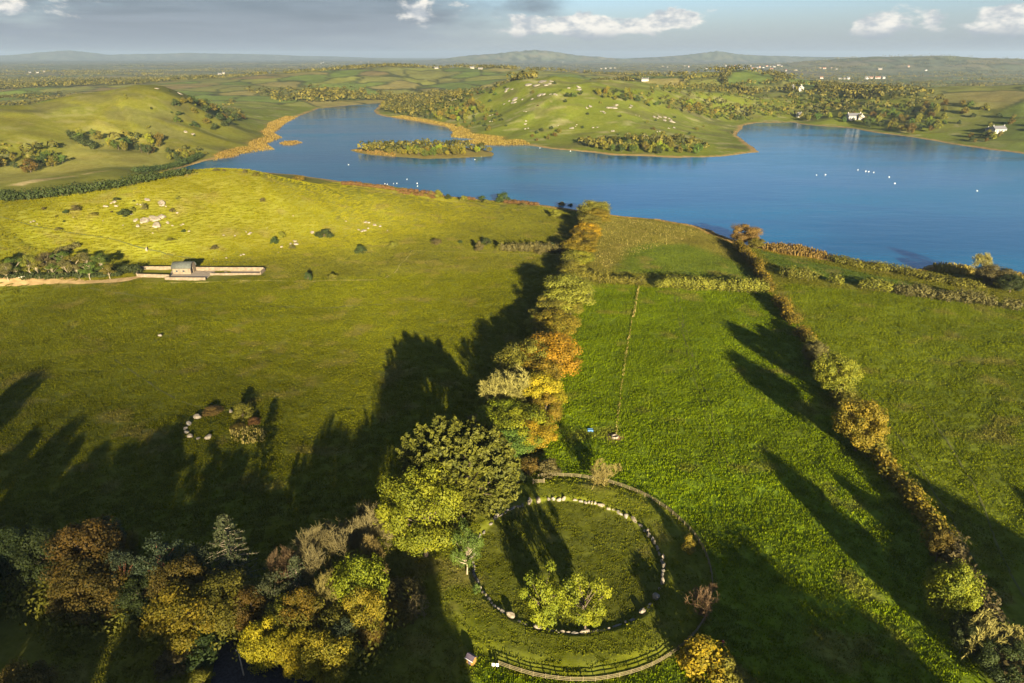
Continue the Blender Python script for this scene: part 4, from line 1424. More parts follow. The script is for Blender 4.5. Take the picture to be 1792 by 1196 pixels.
for a, w, t, h, lb in NOTABLE:
    x, y = ring_pt(a)
    rock('standing_stone', x, y, w * .85, t * .8, h * .85, lb, 'standing stone', 'standing stones of the big circle', rz=math.radians(-a) + RNG.uniform(-.15, .15), sunk=.05)
a = -58
while a < 292:
    w = RNG.choice([.6, .8, 1.0, 1.3, 1.7, 2.3]) * RNG.uniform(.85, 1.15)
    step = math.degrees(w * RNG.uniform(.85, 1.3) / RING_R)
    mid = a + step / 2
    a += step
    if any(abs((mid - q[0] + 180) % 360 - 180) < (q[1] / 2 + .5) / RING_R * 57 for q in NOTABLE) or -20 < mid < -17:
        continue
    if 225 < mid < 243 and RNG.random() < .3 or 47 < mid < 80 and RNG.random() < .25:
        continue
    x, y = ring_pt(mid, RING_R + RNG.uniform(-.25, .3))
    if mid < 50: lb = 'low pale stone in the sunlit far arc of the ring'
    elif mid < 95: lb = 'low grey stone in the shaded eastern arc of the ring'
    elif mid < 165: lb = 'jagged low stone between the tall eastern stones and the lime trees'
    elif mid < 235: lb = 'low stone of the near arc around the lime trees'
    else: lb = 'low stone in the tree shaded western arc of the ring'
    near_arc = 130 < mid < 300
    hh = RNG.uniform(.4, 1.1) if near_arc else RNG.uniform(.6, 1.6) if mid < 47 or mid > 150 else RNG.uniform(.8, 2.2)
    rock('standing_stone', x, y, w * .85, RNG.uniform(.45, .75), hh * .8, lb, 'standing stone', 'standing stones of the big circle', rz=math.radians(-mid) + RNG.uniform(-.2, .2), sunk=.08,
         mat='limestone' if RNG.random() < (.3 if near_arc else .6) else 'limestone_grey')

SMALL = [(346, 732, 2.9, 1.8, 'largest boulder of the little ring, at its upper left'), (331, 744, 2.4, 1.6, 'brownish boulder next to the largest one of the little ring'),
         (325, 752, 1.7, 1.3, 'dull boulder on the outer left of the little ring'), (327, 758, 1.9, 1.2, 'grey boulder low on the left of the little ring'),
         (333, 766, 2.1, 1.6, 'pale pointed boulder at the lower left of the little ring'), (347, 768, 1.7, .8, 'smallest white boulder at the bottom of the little ring'),
         (365, 767, 2.5, 1.9, 'white boulder at the bottom right of the little ring'), (404, 721, 1.7, 1.4, 'pale boulder beside the shrub of the little ring'),
         (410, 728, 1.6, 1.4, 'white boulder touching the shrub of the little ring')]
for k, (px, py, w, h, lb) in enumerate(SMALL):
    x, y = hit(px, py)
    rock('boulder', x, y, w * .85, w * .6, h * .9, lb, 'boulder', 'boulders of the little stone ring', i=k, mat='limestone_grey' if k in (1, 2, 3) else None)
x, y = hit(280, 588); rock('boulder', x, y, 2.4, 1.2, 1.3, 'single pale boulder lying in the open left field', 'boulder')
x, y = hit(1030, 514); rock('boulder', x, y, 2.0, 1.3, 1.3, 'single grey boulder below the short cross hedge', 'boulder', mat='limestone_grey')
x, y = hit(257, 439); rock('standing_stone', x, y, 1.6, 1.2, 2.6, 'lone upright stone on the sunlit hill above the barn', 'standing stone')

at_base('shrub', 'bush', 373, 722, 40, 2.2, 'leaf_rust', 'rusty low bracken shrub at the top of the little ring', 'shrub')
at_base('shrub', 'bush', 425, 732, 38, 5.5, 'leaf_olive', 'yellow green shrub standing in the little ring', 'shrub')
at_base('shrub', 'bush', 445, 741, 24, 2.2, 'leaf_rust', 'red brown bracken shrub right of the little ring', 'shrub')
at_base('shrub', 'bush', 416, 750, 26, 1.5, 'leaf_brown', 'dark brown bracken shrub inside the little ring', 'shrub')


def tufts(name, P, dens, h, w, mat, seed, world=True):
    """upright blades filling an outline: reeds or rough grass"""
    rng = np.random.default_rng(seed)
    lo, hi = P.min(0), P.max(0)
    n = int(np.prod(hi - lo) * dens)
    Q = lo + rng.random((n, 2)) * (hi - lo)
    Q = Q[inside(Q[:, 0], Q[:, 1], P)]
    n = len(Q)
    z = terrain(Q[:, 0], Q[:, 1])
    if mat == 'reed':
        Q = Q[z < LAKE_Z + 2.2]; z = z[z < LAKE_Z + 2.2]; n = len(Q)
    z = np.maximum(z, LAKE_Z - .2)
    a = rng.random(n) * 6.28
    U = np.stack([np.cos(a), np.sin(a), a * 0], 1) * (w * (.6 + .8 * rng.random(n)))[:, None]
    top = np.stack([rng.normal(size=n) * .25 * h, rng.normal(size=n) * .25 * h, h * (.6 + .7 * rng.random(n))], 1)
    B = np.stack([Q[:, 0], Q[:, 1], z], 1)
    V = np.stack([B - U, B + U, B + U * .5 + top, B - U * .5 + top], 1).reshape(-1, 3)
    o = mesh_obj(name, make_mesh(name, V, np.arange(len(V)).reshape(-1, 4), np.repeat(rng.random(n), 4)), MAT[mat])
    tag(o, kind='stuff')
    return o


for k, P in enumerate(REEDS):
    near = k < 3
    tufts('reeds', P, 1.2 if near else .35, 1.9 if near else 1.1, .4 if near else .6, 'reed', 600 + k)
tufts('rough_grass', flats([(402, 758), (420, 752), (450, 750), (468, 762), (462, 778), (430, 782), (408, 774)]), 3.0, .9, .22, 'dry_grass', 620)
tufts('rough_grass', flats([(1105, 560), (1107, 560), (1098, 620), (1087, 690), (1080, 762), (1076, 765), (1083, 700), (1094, 620)]), 4.0, .5, .15, 'dry_grass', 621)
tufts('rough_grass', flats([(1116, 505), (1119, 505), (1110, 560), (1106, 560)]), 5.0, .7, .2, 'dry_grass', 622)
tufts('rough_grass', flats([(1062, 380), (1110, 384), (1180, 392), (1230, 405), (1200, 420), (1130, 440), (1060, 470), (1040, 460)]), .5, .6, .2, 'dry_grass', 623)

# ------------------------------------------------------------------ grass of the near pastures
def grass_mat():
    m = bpy.data.materials.new('grass_blade'); m.use_nodes = True
    t = NT(m.node_tree)
    at = t.n('ShaderNodeAttribute', attribute_name='cover', attribute_type='INSTANCER')
    ti = t.n('ShaderNodeAttribute', attribute_name='tint')
    hs = t.n('ShaderNodeHueSaturation', inp={'Color': at.outputs['Color']})
    t.link(t.math('MULTIPLY_ADD', ti.outputs['Fac'], 0.75, 0.62), hs.inputs['Value'])
    t.link(t.math('MULTIPLY_ADD', ti.outputs['Fac'], -0.03, 0.512), hs.inputs['Hue'])
    d = t.n('ShaderNodeBsdfDiffuse'); t.link(hs.outputs[0], d.inputs[0])
    tr = t.n('ShaderNodeBsdfTranslucent'); t.link(hs.outputs[0], tr.inputs[0])
    mx = t.n('ShaderNodeMixShader', inp={0: .25}); t.link(d.outputs[0], mx.inputs[1]); t.link(tr.outputs[0], mx.inputs[2])
    o = t.n('ShaderNodeOutputMaterial'); t.link(mx.outputs[0], o.inputs[0])
    return m


def build_grass():
    rng = np.random.default_rng(77)
    n = 95; S_ = 3.2
    x = (rng.random(n) - .5) * S_; y = (rng.random(n) - .5) * S_
    h = .15 + .25 * rng.random(n) ** 1.5; w = .07 + .10 * rng.random(n); a = rng.random(n) * 6.283
    B = np.stack([x, y, np.full(n, -.12)], 1); U = np.stack([np.cos(a), np.sin(a), a * 0], 1) * w[:, None]
    top = np.stack([rng.normal(size=n) * .10, rng.normal(size=n) * .10, h + .12], 1)
    V = np.stack([B - U, B + U, B + top + U * .45, B + top - U * .45], 1).reshape(-1, 3)
    patch_me = make_mesh('grass_patch', V, np.arange(4 * n).reshape(-1, 4), np.repeat(rng.random(n), 4))
    patch_me.materials.append(grass_mat())
    patch = bpy.data.objects.new('grass_patch', patch_me)
    st = 2.3
    gx, gy = np.meshgrid(np.arange(-460, 460, st), np.arange(60, 640, st))
    q = np.stack([gx.ravel(), gy.ravel()], 1) + (rng.random((gx.size, 2)) - .5) * st
    r = np.hypot(q[:, 0], q[:, 1]); th = np.degrees(np.arctan2(q[:, 0], q[:, 1]))
    m = (np.abs(th) < 44) & (r < 640) & (rng.random(len(q)) > sstep(r, 430, 640))
    m &= land_sd(q[:, 0], q[:, 1]) > 4
    q = q[m]
    q = q[np.abs(np.hypot(q[:, 0] - RING_C[0], q[:, 1] - RING_C[1]) - RING_R - .2) > .9]
    for P, grow in BARE:
        q = q[sdist(q[:, 0], q[:, 1], P) > grow]
    z = terrain(q[:, 0], q[:, 1])
    C, tuft = ground_cover(q[:, 0], q[:, 1], z)
    me = bpy.data.meshes.new('grass'); me.vertices.add(len(q))
    me.vertices.foreach_set('co', np.stack([q[:, 0], q[:, 1], z], 1).astype(np.float32).ravel())
    at = me.attributes.new('cover', 'FLOAT_COLOR', 'POINT')
    at.data.foreach_set('color', np.concatenate([C * (.80 + .42 * fbm(q[:, 0] / 3.2, q[:, 1] / 3.2, 93, 3))[:, None], np.ones((len(C), 1))], 1).astype(np.float32).ravel())
    at = me.attributes.new('sc', 'FLOAT', 'POINT')
    sc = tuft / .36 * (.62 + .62 * sstep(fbm(q[:, 0] / 4.5, q[:, 1] / 4.5, 91, 2), .25, .75))
    at.data.foreach_set('value', sc.astype(np.float32))
    at = me.attributes.new('turn', 'FLOAT', 'POINT')
    at.data.foreach_set('value', (rng.random(len(q)) * 6.283).astype(np.float32))
    o = mesh_obj('grass', me)
    tag(o, kind='stuff')
    ng = bpy.data.node_groups.new('grass_scatter', 'GeometryNodeTree')
    ng.interface.new_socket('Geometry', in_out='INPUT', socket_type='NodeSocketGeometry')
    ng.interface.new_socket('Geometry', in_out='OUTPUT', socket_type='NodeSocketGeometry')
    N = ng.nodes; Lk = ng.links
    gi = N.new('NodeGroupInput'); go = N.new('NodeGroupOutput')
    iop = N.new('GeometryNodeInstanceOnPoints')
    oi = N.new('GeometryNodeObjectInfo'); oi.inputs['Object'].default_value = patch; oi.inputs['As Instance'].default_value = True
    a1 = N.new('GeometryNodeInputNamedAttribute'); a1.data_type = 'FLOAT'; a1.inputs['Name'].default_value = 'sc'
    a2 = N.new('GeometryNodeInputNamedAttribute'); a2.data_type = 'FLOAT'; a2.inputs['Name'].default_value = 'turn'
    c1 = N.new('ShaderNodeCombineXYZ'); c1.inputs[0].default_value = 1; c1.inputs[1].default_value = 1
    c2 = N.new('ShaderNodeCombineXYZ')
    Lk.new(gi.outputs[0], iop.inputs['Points']); Lk.new(oi.outputs['Geometry'], iop.inputs['Instance'])
    Lk.new(a1.outputs[0], c1.inputs[2]); Lk.new(c1.outputs[0], iop.inputs['Scale'])
    Lk.new(a2.outputs[0], c2.inputs[2]); Lk.new(c2.outputs[0], iop.inputs['Rotation'])
    Lk.new(iop.outputs[0], go.inputs[0])
    md = o.modifiers.new('scatter', 'NODES'); md.node_group = ng


BARE = [(np.array([hit(*p) for p in [(238, 488), (246, 470), (466, 471), (460, 484), (362, 493), (288, 493)]]), 1.0),
        (np.array([hit(*p) for p in [(-120, 490), (100, 489), (215, 488), (246, 482), (248, 489), (215, 496), (100, 496.5), (-120, 498)]]), .5),
        (np.array([hit(*p) for p in [(380, 1112), (450, 1122), (560, 1165), (610, 1215), (560, 1260), (355, 1260), (368, 1180)]]), .5)]
build_grass()

# ------------------------------------------------------------------ rock outcrops, thorn bushes on the sunlit hill
def cr4(X, Y): return X / 2.987, 240 + Y / 2.987
def cr5(X, Y): return 600 + X / 2.987, 240 + Y / 2.987
def cr2(X, Y): return 600 + X / 2.987, Y / 2.987
def cr1(X, Y): return X / 2.987, Y / 2.987
def cr3(X, Y): return 1192 + X / 2.987, Y / 2.987

ROCK4 = [(800, 437, 110), (835, 428, 60), (760, 440, 60), (730, 458, 46), (700, 440, 34), (885, 450, 36), (905, 458, 26), (930, 410, 28), (985, 490, 28), (845, 362, 50), (765, 340, 40), (720, 350, 26), (735, 355, 20),
         (600, 356, 50), (545, 364, 34), (575, 350, 24), (865, 364, 20), (392, 420, 16), (535, 437, 16), (180, 440, 26), (160, 446, 16), (190, 455, 14), (1185, 635, 18), (1280, 620, 30), (1250, 622, 20), (1310, 505, 36), (1170, 515, 24), (1225, 513, 22), (1290, 500, 14),
         (1545, 556, 44), (1510, 562, 30), (1470, 574, 34), (1625, 496, 34), (1120, 640, 9), (1530, 410, 13), (940, 465, 22), (960, 455, 18), (690, 410, 22), (645, 460, 14), (805, 500, 16), (1455, 608, 10), (1395, 480, 10)]
ROCK5 = [(110, 490, 40), (135, 486, 30), (125, 455, 34), (160, 462, 30), (195, 470, 24), (235, 490, 16), (20, 442, 20), (90, 488, 24)]
for k, (X, Y, w) in enumerate(ROCK4 + ROCK5):
    px, py = cr4(X, Y) if k < len(ROCK4) else cr5(X, Y)
    x, y = hit(px, py)
    W = w / 2.987 / FPX * depth_at(x, y, 10)
    big = W > 5
    lb = 'broad white limestone outcrop on the sunlit hill above the barn' if w > 55 else ('small white limestone outcrop dotting the crest of the sunlit hill' if Y < 400 and k < len(ROCK4) else 'pale limestone outcrop low on the sunlit hill')
    for j in range(2 if W > 4 else 1):
        f = RNG.uniform(.45, .75)
        rock('limestone_outcrop', x + RNG.uniform(-.35, .35) * W, y + RNG.uniform(-.5, .5) * W, W * f, W * f * RNG.uniform(.5, .9), min(.26 * W * f + .4, 1.5), lb, 'rock', 'limestone outcrops on the sunlit hill', rz=RNG.uniform(-.5, .5), sunk=.2)

B4 = [(395, 385, 60, 3.5), (345, 397, 30, 2.2), (495, 408, 40, 1.8), (230, 380, 25, 1.6), (650, 412, 70, 4.5), (690, 390, 35, 3.5), (755, 380, 35, 4.5), (610, 332, 40, 2), (930, 328, 30, 2.4), (900, 392, 30, 2.4), (960, 496, 25, 1.5), (890, 540, 55, 1.6),
      (1375, 338, 36, 2.8), (1435, 555, 48, 4.5), (1475, 525, 42, 3.8), (1525, 582, 40, 2.4), (1695, 522, 100, 5.5), (1768, 437, 30, 3.5), (1120, 585, 45, 2.5), (1610, 748, 42, 5.0), (1740, 742, 62, 3), (305, 486, 38, 1.7), (335, 444, 15, 1.2), (295, 418, 15, 1.2),
      (585, 395, 18, 1.2), (700, 338, 15, 1.2), (1280, 190, 28, 3), (1335, 205, 40, 3), (1560, 228, 70, 5.5), (1130, 178, 40, 2), (1170, 180, 20, 2)]
B5 = [(95, 605, 66, 5), (265, 575, 46, 3.5), (490, 558, 60, 3.6), (615, 553, 28, 1.6), (630, 592, 22, 1), (715, 595, 52, 6.5), (750, 560, 60, 4), (830, 590, 62, 5.5), (880, 592, 52, 4.5), (935, 585, 56, 3), (990, 600, 36, 5), (1035, 605, 74, 5.5), (1095, 600, 44, 6),
      (1112, 420, 62, 6), (940, 360, 46, 2.5), (840, 340, 80, 9), (500, 325, 52, 6), (462, 318, 34, 4), (552, 323, 40, 4), (632, 334, 44, 4.5), (1145, 362, 46, 4), (1190, 366, 36, 3), (750, 345, 44, 3), (890, 345, 36, 3.5), (730, 330, 50, 4)]
SPECIAL = {(1695, 522): 'dark cone shaped thorn bush high on the sunlit slope', (1435, 555): 'dark thorn bush, lower of two close together on the slope', (1475, 525): 'dark thorn bush, upper of two close together on the slope',
           (1610, 748): 'slim dark thorn bush by the pasture path right of the barn', (1740, 742): 'low brown thorn bush by the pasture path right of the barn', (840, 340): 'large dark round bush on the near lake shore',
           (1112, 420): 'round bush standing alone between the shore and the tree line', (95, 605): 'dark thorn bush on the flat pasture below the hill', (500, 325): 'olive round bush on the near lake shore'}
for k, (X, Y, w, h) in enumerate(B4 + B5):
    px, py = cr4(X, Y) if k < len(B4) else cr5(X, Y)
    lb = SPECIAL.get((X, Y))
    if not lb:
        if k < len(B4):
            lb = 'bush on the brow of the sunlit hill against the lake' if Y < 240 else ('dark thorn bush among the white outcrops of the hill' if X < 1000 else 'small dark thorn bush on the open sunlit slope')
        else:
            lb = 'bush on the grassy bank along the near lake shore' if Y < 400 else 'thorn bush in the ragged row west of the tree line'
    at_base('thorn_bush', 'bush', px, py, w / 2.987, h, ['leaf_scrub', 'leaf_dark', 'leaf_olive'][k % 3] if Y > 250 else ['leaf_olive', 'leaf_gold', 'leaf_scrub'][k % 3], lb, 'bush',
            'thorn bushes of the hill and the near shore')

# grove of young pines beside the barn, each with a pale stem
GROVE = [(20, 449, 32, 11), (44, 446, 34, 12), (74, 441, 38, 13), (100, 438, 36, 13), (124, 444, 34, 12), (146, 442, 38, 12.5), (172, 446, 36, 12), (60, 455, 30, 10), (110, 455, 30, 10), (150, 458, 32, 10), (186, 460, 28, 9), (5, 458, 32, 10), (88, 460, 26, 9), (-20, 450, 34, 12), (132, 462, 26, 8)]
for k, (px, py, w, h) in enumerate(GROVE):
    tree_top('pine_tree', 'grove_pine', px, py, w * 1.1, h, ['leaf_green', 'leaf_olive', 'leaf_scrub'][k % 3], ['green', 'olive', 'brownish'][k % 3] + ' young pine with pale stem in the grove beside the farm track', 'tree', 'young pines in the grove by the track', trunk_mat='bark_pale')


# ------------------------------------------------------------------ woods across the water
def scatter(poly, spacing, seed, n_max=400, jitter=True):
    P = np.array([hit(a, b) for a, b in poly])
    rng = np.random.default_rng(seed)
    lo, hi = P.min(0), P.max(0)
    n = int(np.prod(hi - lo) / (spacing * spacing) * 3)
    Q = lo + rng.random((min(n, 60000), 2)) * (hi - lo)
    Q = Q[inside(Q[:, 0], Q[:, 1], P)]
    out = []; cells = {}
    for q in Q:
        c = (int(q[0] // spacing), int(q[1] // spacing))
        if any((cells.get((c[0] + i, c[1] + j)) is not None and np.hypot(*(cells[(c[0] + i, c[1] + j)] - q)) < spacing) for i in (-1, 0, 1) for j in (-1, 0, 1)):
            continue
        cells[c] = q; out.append(q)
    out = np.array(out) if out else np.zeros((0, 2))
    # keep off the water
    if len(out):
        out = out[land_sd(out[:, 0], out[:, 1]) > 2.0]
    return out


KINDS = [('leaf_olive', 'olive'), ('leaf_green', 'green'), ('leaf_dark', 'dark green'), ('leaf_gold', 'golden'), ('leaf_lime', 'yellow green'), ('leaf_brown', 'brown')]


def wood(poly, spacing, h, where, group, seed, weights, n_ind, kind='broadleaf_tree', proto='mid', cat='tree', wr=.85):
    """trees over an outline: the nearest n_ind each a thing, those behind them joined"""
    Q = scatter(poly, spacing, seed)
    if not len(Q):
        return
    Q = Q[np.argsort(np.hypot(Q[:, 0], Q[:, 1]))]
    rr = random.Random(seed)
    for q in Q[:n_ind]:
        mt, adj = rr.choices(KINDS, weights)[0]
        hh = h * rr.uniform(.65, 1.2)
        plant(kind, proto, q[0], q[1], hh, hh * wr * rr.uniform(.8, 1.25), mt, f'{adj} {cat} {where}', cat, group)
    if len(Q) > n_ind:
        mass(Q[n_ind:], h, seed)


MASS = []
def mass(Q, h, seed, nq=26):
    rng = np.random.default_rng(seed + 7)
    n = len(Q)
    hh = h * (.6 + .6 * rng.random(n))
    z = terrain(Q[:, 0], Q[:, 1], False)
    k = np.repeat(np.arange(n), nq)
    d = rot_rand(rng, len(k))
    d[:, 2] = np.abs(d[:, 2]) * 1.3 - .3
    rad = .55 + .45 * rng.random(len(k)) ** .5
    w = hh * (.42 + .2 * rng.random(n))
    P = np.stack([Q[k, 0], Q[k, 1], z[k] + hh[k] * .48], 1) + d * rad[:, None] * np.stack([w[k], w[k], hh[k] * .5], 1)
    N = d + .5 * rot_rand(rng, len(k)) + np.array([0, 0, .2]); N /= np.linalg.norm(N, axis=1)[:, None]
    size = hh[k] * .17
    a = rot_rand(rng, len(k)); U = np.cross(N, a); U /= np.linalg.norm(U, axis=1)[:, None] + 1e-9; W = np.cross(N, U)
    V = np.stack([P - U * size[:, None], P - W * size[:, None] * .7, P + U * size[:, None], P + W * size[:, None] * .7], 1).reshape(-1, 3)
    tint = np.clip(rng.random(n)[k] ** 1.3 * .8 + .25 * (rng.random(len(k)) - .3), 0, 1)
    MASS.append((V, np.repeat(tint, 4)))


wood([(760, 175), (900, 150), (1040, 152), (1180, 200), (1290, 235), (1180, 240), (1000, 240), (880, 225), (800, 195)], 42, 4.5, 'dotted over the open hill of the peninsula', 'bushes on the peninsula', 41, (3, 1, 5, 0, 0, 1), 46, 'scrub_bush', 'mid_bush', 'bush', 1.3)
wood([(30, 200), (180, 165), (300, 145), (380, 160), (420, 210), (340, 250), (220, 222), (80, 215)], 46, 4, 'dotted over the open long hill', 'bushes on the long hill', 42, (3, 1, 5, 0, 0, 1), 26, 'scrub_bush', 'mid_bush', 'bush', 1.3)
GI = 'trees on the lake island'
wood([(628, 262), (660, 258), (720, 256), (790, 256), (845, 260), (858, 268), (800, 273), (744, 275), (694, 271), (640, 267)], 7.5, 10, 'on the small island in the lake', GI, 11, (4, 3, 1, 4, 3, 0), 32)
wood([(1012, 250), (1100, 246), (1200, 247), (1238, 262), (1225, 270), (1140, 271), (1070, 266), (1020, 258)], 8.5, 11, 'on the south shore of the peninsula', 'trees along the peninsula shore', 12, (4, 3, 3, 3, 3, 0), 26)
wood([(664, 190), (690, 170), (760, 166), (830, 180), (850, 200), (800, 214), (735, 208), (684, 200)], 10.5, 12, 'in the wood at the tip of the peninsula', 'trees at the tip of the peninsula', 13, (5, 3, 3, 2, 1, 2), 36)
wood([(800, 200), (870, 190), (880, 215), (860, 232), (800, 222)], 17, 6, 'on the rocky flank of the peninsula', 'bushes on the peninsula', 14, (4, 1, 4, 0, 0, 2), 22, 'scrub_bush', 'mid_bush', 'bush', 1.2)
wood([(910, 236), (960, 220), (990, 222), (985, 240), (930, 248)], 15, 6, 'on the rocky flank of the peninsula', 'bushes on the peninsula', 15, (4, 1, 3, 0, 0, 2), 20, 'scrub_bush', 'mid_bush', 'bush', 1.2)
wood([(805, 166), (870, 160), (872, 168), (810, 172)], 12, 7, 'near the crest of the peninsula hill', 'bushes on the peninsula', 16, (3, 1, 5, 0, 0, 1), 18, 'scrub_bush', 'mid_bush', 'bush', 1.2)
wood([(985, 170), (1015, 164), (1022, 172), (990, 176)], 11, 7, 'near the crest of the peninsula hill', 'bushes on the peninsula', 17, (2, 1, 6, 0, 0, 1), 12, 'scrub_bush', 'mid_bush', 'bush', 1.2)
wood([(1040, 160), (1110, 165), (1200, 178), (1250, 190), (1240, 205), (1180, 195), (1100, 180), (1045, 172)], 11, 10, 'on the landward side of the peninsula', 'trees on the landward side of the peninsula', 18, (4, 3, 4, 2, 1, 1), 24)
wood([(1195, 180), (1250, 178), (1316, 192), (1318, 212), (1260, 210), (1200, 196)], 11, 12, 'at the neck of the peninsula', 'trees on the landward side of the peninsula', 19, (4, 3, 2, 3, 3, 0), 24)
wood([(1385, 208), (1410, 180), (1480, 170), (1560, 172), (1640, 190), (1645, 232), (1590, 236), (1527, 226), (1493, 218), (1410, 213)], 13.5, 14, 'in the wood on the far eastern shore', 'trees of the eastern shore wood', 20, (4, 3, 4, 2, 1, 2), 50)
wood([(1640, 195), (1720, 188), (1830, 198), (1830, 236), (1740, 222), (1650, 222)], 20, 9, 'on the rough slope above the eastern shore', 'bushes of the eastern slope', 21, (4, 1, 4, 0, 0, 3), 40, 'scrub_bush', 'mid_bush', 'bush', 1.2)
wood([(1690, 242), (1725, 236), (1760, 240), (1740, 250), (1700, 250)], 12, 8, 'around the white lakeside cottage', 'bushes of the eastern slope', 22, (3, 2, 5, 1, 0, 1), 14, 'scrub_bush', 'mid_bush', 'bush', 1.1)
wood([(-60, 262), (0, 262), (50, 262), (112, 268), (112, 288), (60, 302), (0, 300), (-60, 300)], 11.5, 13, 'in the dark copse by the bright meadow', 'trees of the dark copse', 23, (2, 2, 6, 0, 0, 1), 16)
wood([(187, 246), (230, 238), (282, 248), (288, 268), (250, 272), (190, 262)], 11, 12, 'in the belt below the long hill', 'trees of the belt below the long hill', 24, (4, 3, 3, 1, 2, 1), 14)
wood([(130, 240), (180, 236), (186, 252), (140, 252)], 11, 10, 'in the belt below the long hill', 'trees of the belt below the long hill', 25, (3, 3, 4, 1, 1, 1), 8)
wood([(57, 222), (122, 218), (124, 232), (60, 234)], 13, 9, 'at the foot of the long hill', 'trees of the belt below the long hill', 26, (3, 3, 5, 1, 0, 1), 8)
wood([(291, 270), (345, 262), (362, 272), (330, 284), (296, 282)], 9, 8, 'at the reedy corner of the lake', 'trees of the belt below the long hill', 27, (4, 4, 2, 1, 2, 0), 10)
wood([(147, 178), (180, 172), (228, 178), (224, 183), (150, 183)], 9, 4, 'in the gorse patch on the long hill', 'bushes on the long hill', 28, (2, 0, 6, 0, 0, 2), 18, 'scrub_bush', 'mid_bush', 'bush', 1.4)
wood([(300, 195), (345, 182), (400, 185), (430, 205), (400, 225), (345, 230), (310, 215)], 16, 9, 'on the lake flank of the long hill', 'bushes on the long hill', 29, (3, 1, 6, 0, 0, 2), 46, 'scrub_bush', 'mid_bush', 'bush', 1.3)
wood([(255, 186), (300, 196), (310, 206), (280, 204)], 16, 4, 'on the lake flank of the long hill', 'bushes on the long hill', 30, (3, 1, 6, 0, 0, 2), 10, 'scrub_bush', 'mid_bush', 'bush', 1.3)
wood([(370, 166), (440, 172), (450, 190), (400, 188)], 19, 6, 'on the lake flank of the long hill', 'bushes on the long hill', 31, (3, 1, 5, 0, 0, 2), 20, 'scrub_bush', 'mid_bush', 'bush', 1.3)
# farther woods: joined
for k, (poly, sp, h) in enumerate([
    ([(395, 150), (450, 140), (520, 138), (600, 146), (640, 160), (640, 176), (560, 182), (490, 182), (430, 170)], 13, 20),
    ([(385, 156), (430, 140), (520, 130), (620, 128), (690, 134), (690, 150), (640, 160), (520, 150), (430, 158)], 17, 19),
    ([(600, 130), (680, 124), (760, 128), (800, 140), (760, 152), (660, 150)], 18, 18),
    ([(700, 126), (800, 122), (900, 130), (945, 140), (900, 150), (800, 148), (740, 140)], 16, 18),
    ([(640, 158), (700, 150), (760, 156), (720, 166), (660, 172)], 12, 14),
    ([(1195, 148), (1260, 142), (1300, 160), (1240, 165)], 18, 9),
    ([(1300, 172), (1390, 168), (1400, 200), (1340, 208), (1320, 190)], 13, 12),
    ([(1390, 172), (1500, 164), (1640, 168), (1720, 180), (1640, 188), (1500, 172)], 12, 14),
    ([(1130, 158), (1230, 150), (1350, 160), (1300, 172), (1200, 168)], 15, 11),
    ([(-40, 170), (60, 165), (150, 150), (230, 140), (150, 148), (40, 160)], 18, 17),
    ([(1700, 165), (1830, 172), (1830, 190), (1720, 182)], 22, 9)]):
    Q = scatter(poly, sp, 700 + k)
    if len(Q):
        mass(Q, h, 700 + k, 18)


def field_edges(n, r0, r1, seed):
    """points along the hedgerows of the far field pattern"""
    rng = np.random.default_rng(seed)
    r = np.exp(rng.uniform(math.log(r0), math.log(r1), n)); th = np.radians(rng.uniform(-41, 41, n))
    x, y = r * np.sin(th), r * np.cos(th)
    b1, b2, _ = cells(x, y, r)
    m = (b2 - b1 < 6.5) & (fbm(x / 300, y / 300, 71, 2) > .30)
    m |= (fbm(x / 420, y / 260, 73, 3) > .64)
    x, y = x[m], y[m]
    keep = land_sd(x, y) > 30
    for P, wf, wb in RIDGES[:3]:
        d, _ = seg_dist(x, y, P[:, :2], False)
        keep &= d > wf * 1.3
    return np.stack([x[keep], y[keep]], 1)


mass(field_edges(130000, 1350, 3600, 801), 14, 801, 8)
mass(field_edges(110000, 3600, 11000, 802), 16, 802, 3)
V = np.concatenate([m[0] for m in MASS]); T = np.concatenate([m[1] for m in MASS])
tl = mesh_obj('treeline', make_mesh('treeline', V, np.arange(len(V)).reshape(-1, 4), T), MAT['wood_mix'])
tag(tl, kind='stuff')

# ------------------------------------------------------------------ white outcrops of the peninsula
PEN = [(900, 530, 70), (860, 540, 40), (930, 522, 40), (980, 525, 30), (1290, 555, 50), (1270, 560, 30), (1395, 552, 90), (1430, 556, 50), (1500, 562, 50), (1340, 580, 44), (1365, 588, 40), (1640, 610, 60), (1690, 625, 80), (1720, 632, 40), (1580, 718, 80), (1610, 720, 40),
       (1195, 665, 50), (1215, 660, 30), (1320, 672, 40), (1110, 660, 40), (970, 668, 40), (940, 640, 40), (1100, 498, 40), (1080, 495, 24), (1050, 490, 60), (860, 478, 50), (880, 474, 34), (1210, 460, 70), (1010, 440, 90), (1060, 440, 70), (575, 525, 40), (560, 532, 30), (1420, 690, 40), (1720, 668, 40), (1700, 672, 24), (955, 580, 34), (780, 605, 30), (770, 640, 26), (1480, 700, 30), (1540, 605, 20), (1650, 690, 20)]
